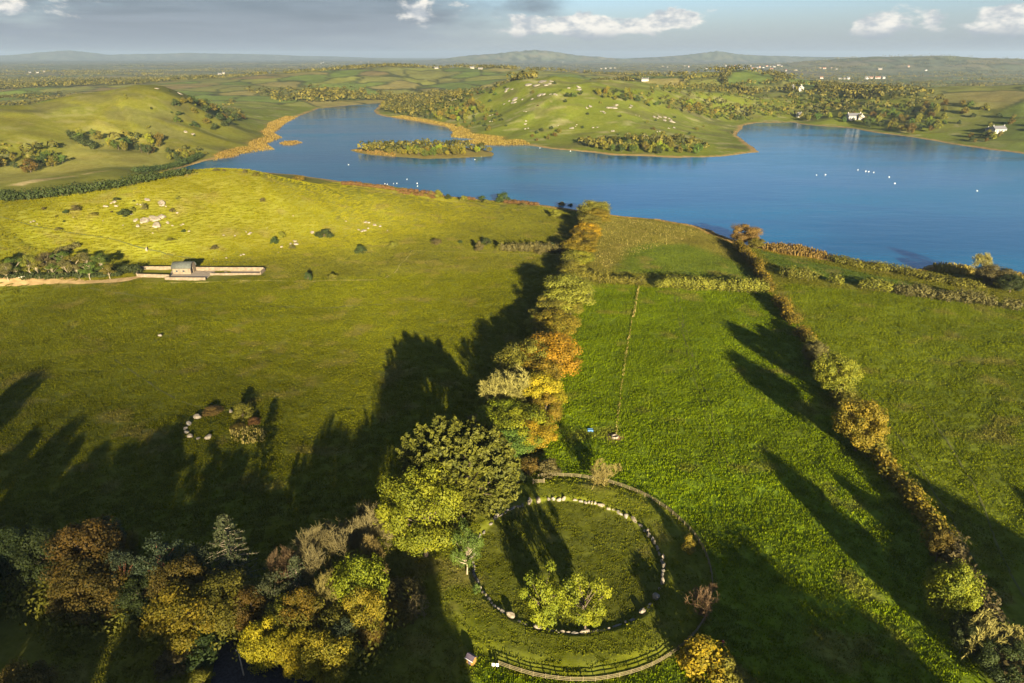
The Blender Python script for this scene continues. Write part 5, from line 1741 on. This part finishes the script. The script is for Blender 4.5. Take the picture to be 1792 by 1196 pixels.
for X, Y, w in PEN:
    px, py = cr2(X, Y)
    x, y = hit(px, py)
    W = w / 2.987 / FPX * depth_at(x, y, 30)
    lb = ('white limestone outcrop near the crest of the peninsula hill' if Y < 505 else 'white limestone outcrop in the broken band across the peninsula hill' if Y < 600 else 'large white limestone outcrop low on the landward slope of the peninsula' if X > 1500 else 'white limestone outcrop low on the scrubby slope of the peninsula')
    for j in range(3 if W > 16 else 2):
        f = RNG.uniform(.22, .48)
        rock('limestone_outcrop', x + RNG.uniform(-.45, .45) * W, y + RNG.uniform(-.6, .6) * W, W * f, W * f * RNG.uniform(.5, 1.0), min(.2 * W * f + .8, 2.6), lb, 'rock', 'limestone outcrops on the peninsula', rz=RNG.uniform(-.5, .5), sunk=.2, mat='limestone_grey')
for X, Y, w in [(940, 490, 36), (1050, 470, 50), (1030, 466, 30), (275, 540, 44), (440, 563, 50), (740, 462, 50), (1010, 703, 20), (970, 690, 24), (820, 465, 24)]:
    x, y = hit(*cr1(X, Y))
    W = w / 2.987 / FPX * depth_at(x, y, 30)
    rock('limestone_outcrop', x, y, W, W * .9, 1.4, 'pale limestone outcrop on the long hill across the bay', 'rock', 'limestone outcrops on the long hill', rz=0, sunk=.15)

# ------------------------------------------------------------------ barn and its yard
def wall_between(p, q, h, t, label, mat='concrete', name='yard_wall'):
    (x0, y0), (x1, y1) = hit(*p), hit(*q)
    L = math.hypot(x1 - x0, y1 - y0); cx, cy = (x0 + x1) / 2, (y0 + y1) / 2
    zb = min(gz(x0, y0), gz(x1, y1), gz(cx, cy)) - .4
    zt = max(gz(x0, y0), gz(x1, y1), gz(cx, cy)) + h
    root = empty(name, (cx, cy, zb), math.atan2(y1 - y0, x1 - x0))
    tag(root, label, 'wall')
    MB().box((0, 0, (zt - zb) / 2), (L, t, zt - zb)).build('wall', MAT[mat], root)
    MB().box((0, 0, zt - zb + .06), (L + .1, t + .14, .12)).build('coping', MAT['concrete'], root)
    return root


bx, by = hit(318, 481.5)
by += 4
bz = gz(bx, by)
BR = math.atan2(362 - 350, 460 - 300) * .3
barn = empty('barn', (bx, by, bz - .3), BR)
tag(barn, 'small barn with a rounded grey roof and pale walls', 'barn')
L, D, HW, HR = 9.6, 7.0, 3.6, 2.9
w = MB()
w.box((0, -D / 2 + .15, HW / 2), (L, .3, HW)); w.box((0, D / 2 - .15, HW / 2), (L, .3, HW)); w.box((-L / 2 + .15, 0, HW / 2), (.3, D - .6, HW))
w.box((L / 2 - .15, D * .22, HW / 2), (.3, D * .56 - .6, HW)); w.box((L / 2 - .15, -D / 2 + .5, HW / 2), (.3, .4, HW))
w.build('wall', MAT['concrete'], barn)
arc = [(math.cos(a) * D / 2 * 1.04, HW + math.sin(a) * HR) for a in np.linspace(math.pi, 0, 15)]
arc_in = [(yy * .955, HW + (zz - HW) * .955) for yy, zz in arc[::-1]]
MB().prism(arc + arc_in, L + .9, (0, 0, 0)).build('roof', MAT['tin_roof'], barn, True)
for s, x in ((1, -L / 2 + .15), (2, L / 2 - .15)):
    g = [(yy * .93, HW - .02 + (zz - HW) * .93) for yy, zz in arc]
    MB().prism(g, .24, (x, 0, 0)).build('gable', MAT['concrete'], barn)
MB().box((L / 2 - .3, -D * .2, HW * .5), (.12, D * .5, HW)).build('door', MAT['opening_shade'], barn)  # near-black panel paints the shade inside the open gable end
for x in (-2.6, 1.0):
    MB().box((x, -D / 2 - .02, 2.2), (1.0, .12, .9)).build('window', MAT['window_glass'], barn)

wall_between((246, 472), (300, 472), 1.7, .4, 'back wall of the pen left of the barn')
wall_between((342, 474), (462, 474.5), 1.9, .4, 'long pale back wall of the yard right of the barn')
wall_between((464, 474.5), (456, 481), 1.6, .4, 'short end wall closing the long yard')
wall_between((368, 482), (455, 481.5), 1.0, .35, 'low front wall of the long yard')
wall_between((240, 485), (297, 486.5), 1.5, .4, 'pale front wall of the pen left of the barn')
wall_between((240, 484), (247, 473), 1.6, .35, 'short side wall of the pen by the track')
wall_between((289, 490), (360, 490.5), 1.2, .4, 'lowest pale wall in front of the barn')


def pad(name, pix, lift, mat):
    P = [hit(a, b) for a, b in pix]
    z = max(gz(*p) for p in P) + lift
    n = len(P)
    V = [(x, y, z) for x, y in P] + [(x, y, z - 1.5) for x, y in P]
    F = [tuple(range(n))] + [(i, i + n, (i + 1) % n + n, (i + 1) % n) for i in range(n)]
    area = sum(P[i][0] * P[(i + 1) % n][1] - P[(i + 1) % n][0] * P[i][1] for i in range(n))
    if area < 0:
        F = [f[::-1] for f in F]
    o = mesh_obj(name, py_mesh(name, V, F), MAT[mat])
    tag(o, kind='structure')


pad('concrete_yard', [(297, 487), (362, 487), (370, 481), (350, 475), (300, 475)], .12, 'concrete_floor')
pad('concrete_yard', [(372, 480.5), (454, 480), (460, 475.5), (352, 475.2)], .15, 'concrete_floor')

# ------------------------------------------------------------------ ring fence
def ring_fence():
    cx, cy, R = 12.6, 124.3, 33.4
    root = empty('ring_fence', (cx, cy, 0)); tag(root, 'timber post and rail fence curving around the stone circle', 'fence')
    post = MB().box((0, 0, .62), (.17, .17, 1.5)).box((0, 0, 1.39), (.13, .13, .06)).mesh('post'); post.materials.append(MAT['fence_wood'])
    angs = np.linspace(-9, 207, 54)
    pts = []
    for a in angs:
        x, y = R * math.sin(math.radians(a)), R * math.cos(math.radians(a))
        z = gz(cx + x, cy + y)
        p = mesh_obj('post', post, None, root); p.location = (x, y, z - .1); p.rotation_euler = (RNG.uniform(-.03, .03), RNG.uniform(-.03, .03), -math.radians(a))
        pts.append((x, y, z))
    railm = MB().box((0, 0, 0), (1, .06, .15)).mesh('rail'); railm.materials.append(MAT['fence_wood'])
    for i in range(len(pts) - 1):
        a, b = Vector(pts[i]), Vector(pts[i + 1]); am = math.radians((angs[i] + angs[i + 1]) / 2)
        out = Vector((math.sin(am), math.cos(am), 0)) * .12
        for hh in (.42, .82, 1.2):
            r = mesh_obj('rail', railm, None, root)
            d = b - a
            r.location = (a + b) / 2 + Vector((0, 0, hh)) + out
            r.scale = (d.length + .08, 1, 1)
            r.rotation_euler = (0, -math.asin(d.z / d.length), math.atan2(d.y, d.x))


ring_fence()

# gate at the far end of the fence
gx_, gy_ = hit(952, 846)
gate = empty('field_gate', (gx_ - 1.5, gy_, gz(gx_ - 1.5, gy_)), .1); tag(gate, 'pale timber gate with thick posts at the far end of the ring fence', 'gate')
for s in (-1, 1):
    MB().box((s * 1.5, 0, .8), (.3, .3, 1.8)).build('post', MAT['fence_wood'], gate)
for hh in (.35, .65, .95, 1.25):
    MB().box((0, 0, hh), (2.66, .06, .12)).build('rail', MAT['fence_wood'], gate)
MB().box((0, .07, .8), (.1, .05, 1.1)).build('brace', MAT['fence_wood'], gate)

# drystone wall, lower left
def dry_wall(pix, h, label):
    P = [hit(a, b) for a, b in pix]
    root = empty('drystone_wall', (*P[0], gz(*P[0]))); tag(root, label, 'wall')
    rng = random.Random(9)
    o0 = root.location.copy()
    n = 0
    for i in range(len(P) - 1):
        (x0, y0), (x1, y1) = P[i], P[i + 1]
        L = math.hypot(x1 - x0, y1 - y0); ang = math.atan2(y1 - y0, x1 - x0)
        for row in range(3):
            s = rng.uniform(0, .4)
            while s < L and n < 290:
                w_ = rng.uniform(.45, .95)
                x, y = x0 + (x1 - x0) * (s + w_ / 2) / L, y0 + (y1 - y0) * (s + w_ / 2) / L
                st = mesh_obj('stone', ROCKS[rng.randrange(7)], None, root)
                st.location = Vector((x, y, gz(x, y) + h / 3 * (row + .45))) - o0
                st.scale = (w_ * 1.2, rng.uniform(.5, .7) * (1.15 - .12 * row), h / 3 * 1.35)
                st.rotation_euler = (0, 0, ang + rng.uniform(-.15, .15))
                s += w_ * .92; n += 1


dry_wall([(-20, 1002), (20, 1010), (60, 1021), (98, 1032), (125, 1040)], 1.2, 'low pale drystone wall below the dark trees')

# dark yard at the bottom with a leaning pole
pad('gravel_yard', [(385, 1118), (450, 1125), (560, 1170), (600, 1215), (560, 1260), (360, 1260), (372, 1180)], .16, 'yard_gravel')
px_, py_ = hit(427, 1184)
pole = empty('wooden_pole', (px_, py_, gz(px_, py_))); pole.rotation_euler = (-.10, -.06, 0)
tag(pole, 'leaning grey wooden pole standing on the dark yard', 'pole')
MB().tube([(0, 0, -.3), (0, 0, 3), (0, 0, 6.6)], [.15, .13, .10], 8).build('shaft', MAT['pole_wood'], pole, True)
MB().box((0, .15, 6.0), (1.1, .1, .12)).build('crossarm', MAT['pole_wood'], pole)
for s in (-.45, .45):
    MB().tube([(s, .15, 6.05), (s, .15, 6.28)], [.05, .035], 6).build('insulator', MAT['white_paint'], pole, True)
lx, ly = hit(576, 1196)
lg = empty('fallen_trunk', (lx, ly, gz(lx, ly) + .2), .95); tag(lg, 'pale grey fallen trunk at the lower edge of the wood', 'log')
MB().tube([(-2.6, 0, 0), (0, .15, .5), (2.8, 0, 1.6)], [.28, .24, .16], 8).build('trunk', MAT['bark_pale'], lg, True)
MB().tube([(1.2, 0, 1.0), (1.9, .5, 1.7), (2.2, .9, 2.3)], [.12, .09, .04], 6).build('branch', MAT['bark_pale'], lg, True)
lx, ly = hit(707, 1040)
lg = empty('fallen_trunk', (lx, ly, gz(lx, ly) + .25), .35); tag(lg, 'short pale cut trunk lying by the bramble patch', 'log')
MB().tube([(-1.2, 0, 0), (1.2, 0, .25)], [.2, .16], 8).build('trunk', MAT['bark_pale'], lg, True)
MB().tube([(.5, 0, .15), (.9, .35, .5)], [.07, .04], 6).build('branch', MAT['bark_pale'], lg, True)

# little hut and notice boards by the lower left of the fence
hx, hy = hit(825, 1160)
hut = empty('wooden_hut', (hx, hy, gz(hx, hy)), math.radians(-35), (.8, .8, .8)); tag(hut, 'tiny ochre wooden hut with a dark pitched roof by the ring fence', 'hut')
MB().box((0, 0, .85), (1.9, 1.5, 1.9)).build('wall', MAT['ochre_board'], hut)
MB().prism([(-1.0, 1.78), (0, 2.55), (1.0, 1.78), (1.0, 1.68), (0, 2.42), (-1.0, 1.68)], 2.3).build('roof', MAT['shed_roof'], hut)
MB().prism([(-.72, 1.8), (0, 2.38), (.72, 1.8)], 1.86).build('gable', MAT['ochre_board'], hut)
MB().box((0, -.78, .7), (.75, .06, 1.4)).build('door', MAT['shed_roof'], hut)
MB().box((0, -1.04, 1.72), (2.3, .06, .16)).build('fascia', MAT['white_paint'], hut)
nx, ny = hit(867, 1170)
nb = empty('notice_board', (nx, ny, gz(nx, ny)), -.1); tag(nb, 'pair of small white notice panels on short posts at the fence', 'sign')
for s in (-.38, .38):
    MB().box((s, -.06, 1.05), (.55, .05, .75)).build('panel', MAT['white_paint'], nb)
    MB().box((s, 0, .6), (.09, .07, 1.4)).build('post', MAT['fence_wood'], nb)

# troughs in the green field
tx, ty = hit(1033, 754)
tr = empty('water_trough', (tx, ty, gz(tx, ty)), .05); tag(tr, 'pale blue water trough standing in the green field', 'trough')
b = MB().box((0, -.42, .36), (1.7, .07, .72)).box((0, .42, .36), (1.7, .07, .72)).box((-.82, 0, .36), (.07, .77, .72)).box((.82, 0, .36), (.07, .77, .72)).box((0, 0, .06), (1.58, .77, .1))
b.build('basin', MAT['blue_plastic'], tr)
MB().box((0, 0, .5), (1.56, .76, .02)).build('water', MAT['water_dark'], tr)
tx, ty = hit(1076, 767)
tr = empty('stone_trough', (tx, ty, gz(tx, ty)), .4); tag(tr, 'old pale stone trough on worn earth at the end of the grass strip', 'trough')
V = []
ring = [(1.15, 0), (1.15, .75), (.95, .75), (.95, .2), (0, .2)]
n = 14
for r_, z_ in ring[:-1]:
    for k in range(n):
        V.append((r_ * math.cos(6.2832 * k / n), r_ * math.sin(6.2832 * k / n) * .8, z_))
V.append((0, 0, .2))
F = [(j * n + k, j * n + (k + 1) % n, (j + 1) * n + (k + 1) % n, (j + 1) * n + k) for j in range(3) for k in range(n)] + [(3 * n + k, 3 * n + (k + 1) % n, 4 * n) for k in range(n)]
mesh_obj('basin', py_mesh('basin', V, F), MAT['limestone'], tr)
MB().box((.9, .9, .6), (.16, .16, 1.3)).build('post', MAT['fence_wood'], tr)
P = [hit(1076 + 17 * math.cos(a), 766 + 9 * math.sin(a)) for a in np.linspace(0, 6.28, 13)[:-1]]
V = [(*p, gz(*p) + .06) for p in P] + [(*hit(1077, 765), gz(*hit(1077, 765)) + .16)]
o = mesh_obj('bare_earth', py_mesh('bare_earth', V, [(i, (i + 1) % 12, 12) for i in range(12)]), MAT['bare_soil']); tag(o, kind='structure')


# ------------------------------------------------------------------ skinned figures
def skinned(name, verts, edges, radii, sub=1):
    me = bpy.data.meshes.new(name)
    me.from_pydata(verts, edges, [])
    ob = bpy.data.objects.new(name, me); COL.objects.link(ob)
    m = ob.modifiers.new('skin', 'SKIN')
    for i, r in enumerate(radii):
        r = r if isinstance(r, tuple) else (r, r)
        me.skin_vertices[0].data[i].radius = r
    me.skin_vertices[0].data[0].use_root = True
    s = ob.modifiers.new('sub', 'SUBSURF'); s.levels = sub; s.render_levels = sub
    dg = bpy.context.evaluated_depsgraph_get()
    out = bpy.data.meshes.new_from_object(ob.evaluated_get(dg))
    bpy.data.objects.remove(ob)
    out.name = name
    for p in out.polygons: p.use_smooth = True
    return out


def make_person(x, y, rz):
    root = empty('person', (x, y, gz(x, y)), rz)
    tag(root, 'person in a red jacket and dark trousers standing by the yellow shrub', 'person')
    v = [(0, 0, .95), (0, 0, 1.15), (0, .01, 1.40), (0, .01, 1.50), (0, -.02, 1.62), (0, -.01, 1.73),
         (.19, .01, 1.40), (.25, .02, 1.13), (.23, -.09, .90), (.23, -.12, .82), (-.19, .01, 1.40), (-.25, .03, 1.13), (-.24, -.06, .89), (-.24, -.09, .81),
         (.10, 0, .88), (.11, -.03, .48), (.11, .03, .09), (.12, -.13, .04), (-.10, 0, .88), (-.11, .02, .48), (-.12, .08, .09), (-.13, -.08, .04)]
    e = [(0, 1), (1, 2), (2, 3), (3, 4), (4, 5), (2, 6), (6, 7), (7, 8), (8, 9), (2, 10), (10, 11), (11, 12), (12, 13), (0, 14), (14, 15), (15, 16), (16, 17), (0, 18), (18, 19), (19, 20), (20, 21)]
    r = [.13, .12, .13, .055, .085, .09, .065, .048, .032, .035, .065, .048, .032, .035, .085, .06, .042, .035, .085, .06, .042, .035]
    mesh_obj('body', skinned('body', v, e, r, 2), MAT['skin'], root)
    ji = [0, 1, 2, 6, 7, 8, 10, 11, 12]; jm = {a: i for i, a in enumerate(ji)}
    je = [(jm[a], jm[b]) for a, b in e if a in jm and b in jm]
    mesh_obj('jacket', skinned('jacket', [v[i] for i in ji], je, [r[i] + .028 for i in ji], 2), MAT['red_cloth'], root)
    ti = [0, 14, 15, 16, 18, 19, 20]; tm = {a: i for i, a in enumerate(ti)}
    te = [(tm[a], tm[b]) for a, b in e if a in tm and b in tm]
    mesh_obj('trousers', skinned('trousers', [v[i] for i in ti], te, [r[i] + .02 for i in ti], 2), MAT['dark_cloth'], root)
    mesh_obj('hair', skinned('hair', [(0, .03, 1.66), (0, .01, 1.76)], [(0, 1)], [.09, .075], 2), MAT['hair'], root)
    for s in (-.12, .12):
        MB().box((s, -.06 if s > 0 else -.01, .05), (.11, .28, .1)).build('shoe', MAT['dark_cloth'], root)


make_person(*hit(1264, 1132), 2.6)


def make_cow():
    v = [(0, 0, 1.05), (.45, 0, 1.08), (.85, 0, 1.12), (1.15, 0, 1.25), (1.45, 0, 1.30), (1.70, 0, 1.15), (-.45, 0, 1.06), (-.8, 0, 1.10), (-1.0, 0, 1.05), (-1.05, 0, .6),
         (.62, .2, .85), (.64, .2, .42), (.62, .2, .05), (.62, -.2, .85), (.66, -.2, .42), (.70, -.2, .05), (-.68, .2, .85), (-.78, .2, .45), (-.70, .2, .05), (-.68, -.2, .85), (-.74, -.2, .45), (-.66, -.2, .05),
         (1.38, .2, 1.38), (1.38, -.2, 1.38)]
    e = [(0, 1), (1, 2), (2, 3), (3, 4), (4, 5), (0, 6), (6, 7), (7, 8), (8, 9), (2, 10), (10, 11), (11, 12), (2, 13), (13, 14), (14, 15), (7, 16), (16, 17), (17, 18), (7, 19), (19, 20), (20, 21), (4, 22), (4, 23)]
    r = [.36, .36, .30, .20, .16, .10, .36, .30, .12, .03, .13, .07, .06, .13, .07, .06, .16, .07, .06, .16, .07, .06, .04, .04]
    return skinned('cow_body', v, e, r, 1)


cow_me = make_cow(); cow_me.materials.append(MAT['cow_white'])
for k, (px, py, rz, lb) in enumerate([(37, 488, .3, 'white cow at the track edge under the grove'), (67, 482, 2.9, 'cream cow half hidden by a pine stem'), (95, 482, .1, 'pale cow standing between two pine stems'), (114, 481, 3.2, 'white cow furthest right under the grove')]):
    x, y = hit(px, py)
    o = bpy.data.objects.new('cow', cow_me); COL.objects.link(o)
    o.location = (x, y, gz(x, y)); o.rotation_euler = (0, 0, rz)
    tag(o, lb, 'cow', 'cattle under the grove')

sv = [(0, 0, .18), (.28, 0, .20), (.45, 0, .26), (.56, 0, .48), (.52, 0, .72), (.60, 0, .84), (.74, 0, .80), (-.3, 0, .22), (-.55, 0, .34)]
se = [(0, 1), (1, 2), (2, 3), (3, 4), (4, 5), (5, 6), (0, 7), (7, 8)]
swan_me = skinned('swan_body', sv, se, [.27, .24, .12, .06, .05, .065, .03, .22, .05], 1); swan_me.materials.append(MAT['swan_white'])
SW = [(708, 200, 'leftmost swan of the flock on the open water'), (755, 198, 'swan beside the leftmost one, trailing a wake'), (924, 173, 'topmost swan of the flock on the open water'), (965, 180, None), (980, 182, None), (1006, 186, 'swan at the right end of the tight trio'), (1088, 210, 'swan swimming alone right of the trio'), (1117, 243, 'lowest swan of the flock on the open water'), (1548, 283, 'swan far apart near the right edge')]
for X, Y, lb in SW:
    x, y = flat(*((1192 + X / 2.987, 240 + Y / 2.987)), LAKE_Z)
    o = bpy.data.objects.new('swan', swan_me); COL.objects.link(o)
    o.location = (x, y, LAKE_Z - .05); o.rotation_euler = (0, 0, RNG.random() * 6.28); o.scale = (1.1, 1.1, 1.1)
    tag(o, lb or 'white swan in the tight trio on the open water', 'swan', 'swans on the lake')
for X, Y in [(335, 222), (388, 243), (390, 258), (265, 245), (282, 243), (220, 245), (232, 248), (30, 145), (1030, 58), (1190, 74), (690, 118), (724, 103)]:
    x, y = flat(600 + X / 2.987, 240 + Y / 2.987, LAKE_Z)
    o = bpy.data.objects.new('swan', swan_me); COL.objects.link(o)
    o.location = (x, y, LAKE_Z - .05); o.rotation_euler = (0, 0, RNG.random() * 6.28); o.scale = (.95, .95, .95)
    tag(o, 'white swan near the reedy western shore' if X < 500 and Y > 200 else 'white swan close to the island or the peninsula', 'swan', 'swans on the lake')


# ------------------------------------------------------------------ houses of the far shore and plain
def house_parts(L=12., D=7., H=3.2, R=2.6):
    wall = MB().prism([(-D / 2, -1), (-D / 2, H), (0, H + R), (D / 2, H), (D / 2, -1)], L).mesh('wall')
    rf = MB()
    t = .25; o = .4
    s = R / (D / 2)
    rf.prism([(-D / 2 - o, H - o * s + .04), (0, H + R + .04), (D / 2 + o, H - o * s + .04), (D / 2 + o, H - o * s + t), (0, H + R + t), (-D / 2 - o, H - o * s + t)], L + .5)
    ch = MB().box((-L / 2 + .5, 0, H + R + .3), (.7, .9, 1.6)).box((-L / 2 + .5, 0, H + R + 1.15), (.85, 1.05, .14)).mesh('chimney')
    ch2 = MB().box((L / 2 - .5, 0, H + R + .3), (.7, .9, 1.6)).box((L / 2 - .5, 0, H + R + 1.15), (.85, 1.05, .14)).mesh('chimney')
    wins = []
    for x in (-L * .36, -L * .14, L * .14, L * .36):
        wins.append(MB().box((x, -D / 2 - .02, H * .55), (1.1, .1, 1.3)).mesh('window'))
    door = MB().box((0, -D / 2 - .02, 1.0), (1.0, .1, 2.1)).mesh('door')
    return wall, rf.mesh('roof'), [ch, ch2], wins, door


HP = [house_parts(), house_parts(15, 7.5, 3.4, 2.8), house_parts(9, 7, 5.2, 2.6)]


def house(px, py, label, group=None, v=0, rz=None, full=True, scale=1.0, wall='white_wall', roof='slate_roof', xy=None):
    x, y = hit(px, py) if xy is None else xy
    root = empty('house', (x, y, gz(x, y)), RNG.uniform(-.5, .5) if rz is None else rz, (scale,) * 3)
    tag(root, label, 'house', group)
    wl, rf, chs, wins, door = HP[v]
    def part(nm, me, mat):
        o = mesh_obj(nm, me, None, root)
        if not me.materials: me.materials.append(None)
        o.material_slots[0].link = 'OBJECT'; o.material_slots[0].material = MAT[mat]
        return o
    part('wall', wl, wall); rfo = part('roof', rf, roof)
    for c in chs:
        co = part('chimney', c, wall); co.parent = rfo
    if full:
        for w_ in wins: part('window', w_, 'window_glass')
        part('door', door, 'slate_roof')
    return root


house(1745, 232, 'white lakeside cottage with dark roof on the far eastern shore', None, 1, .25, True, 1.35)
house(1731, 231, 'white gabled annex left of the lakeside cottage', None, 0, 1.4, True, 1.0)
house(1493, 209, 'large white house in the eastern shore wood', None, 1, .1, True, 1.6)
house(1506, 208, 'white wing beside the large house in the eastern wood', None, 0, 1.3, True, 1.3)
house(1398, 205, 'small white boathouse at the head of the eastern bay', None, 2, .4, True, 1.0)
house(1401, 160, 'white gabled house alone above the bay', None, 2, 1.3, True, 1.5)
house(1383, 155, 'low pale house left of the gabled house above the bay', None, 0, .2, True, 1.2)
house(1763, 163, 'white house near the right edge beyond the slope', None, 0, .3, True, 1.6)
house(1707, 162, 'small white house behind the eastern slope', None, 0, .8, True, 1.1)
FAR = [(1512, 155), (1520, 156), (1530, 156), (1538, 157), (1565, 156), (1516, 139), (1524, 138), (1536, 138), (1546, 138), (1470, 139), (1478, 139), (1484, 139), (1437, 138)]
for k, (a, b) in enumerate(FAR):
    house(a, b, 'white house of the scattered hamlet beyond the eastern wood', 'houses of the hamlet beyond the wood', k % 3, None, False, RNG.uniform(1.1, 1.7), roof=RNG.choice(['slate_roof', 'slate_roof', 'red_roof']))
TOWN = [(1262 + i * 6.2 + RNG.uniform(-2, 2), 118 + RNG.uniform(-3, 3.5)) for i in range(18)] + [(1435, 120), (1442, 121), (1455, 120), (1463, 122), (1198, 116), (1205, 118), (1236, 121), (1350, 122), (1375, 125), (1392, 124), (1540, 122), (1590, 118), (1620, 124)]
for k, (a, b) in enumerate(TOWN):
    house(a, b, 'pale house of the village on the far plain', 'houses of the village on the far plain', k % 3, None, False, RNG.uniform(1.1, 1.9), RNG.choice(['white_wall', 'cream_wall', 'cream_wall']), RNG.choice(['slate_roof', 'red_roof']))
WEST = [(826, 127), (841, 136), (838, 146), (764, 137), (1052, 121), (1060, 121), (1068, 120), (1076, 120), (1138, 130), (1146, 130), (1129, 142), (1160, 117), (1168, 118), (632, 109), (645, 109), (660, 108), (385, 131), (392, 130), (151, 140), (562, 111), (566, 110), (52, 128), (66, 128), (78, 127), (905, 107), (935, 110), (985, 109)]
for k, (a, b) in enumerate(WEST):
    house(a, b, 'pale farmhouse among the fields north of the peninsula' if a > 700 else 'pale farmhouse on the hazy western plain', 'farmhouses on the plain', k % 3, None, False, RNG.uniform(1.0, 1.5), RNG.choice(['white_wall', 'cream_wall', 'cream_wall']))
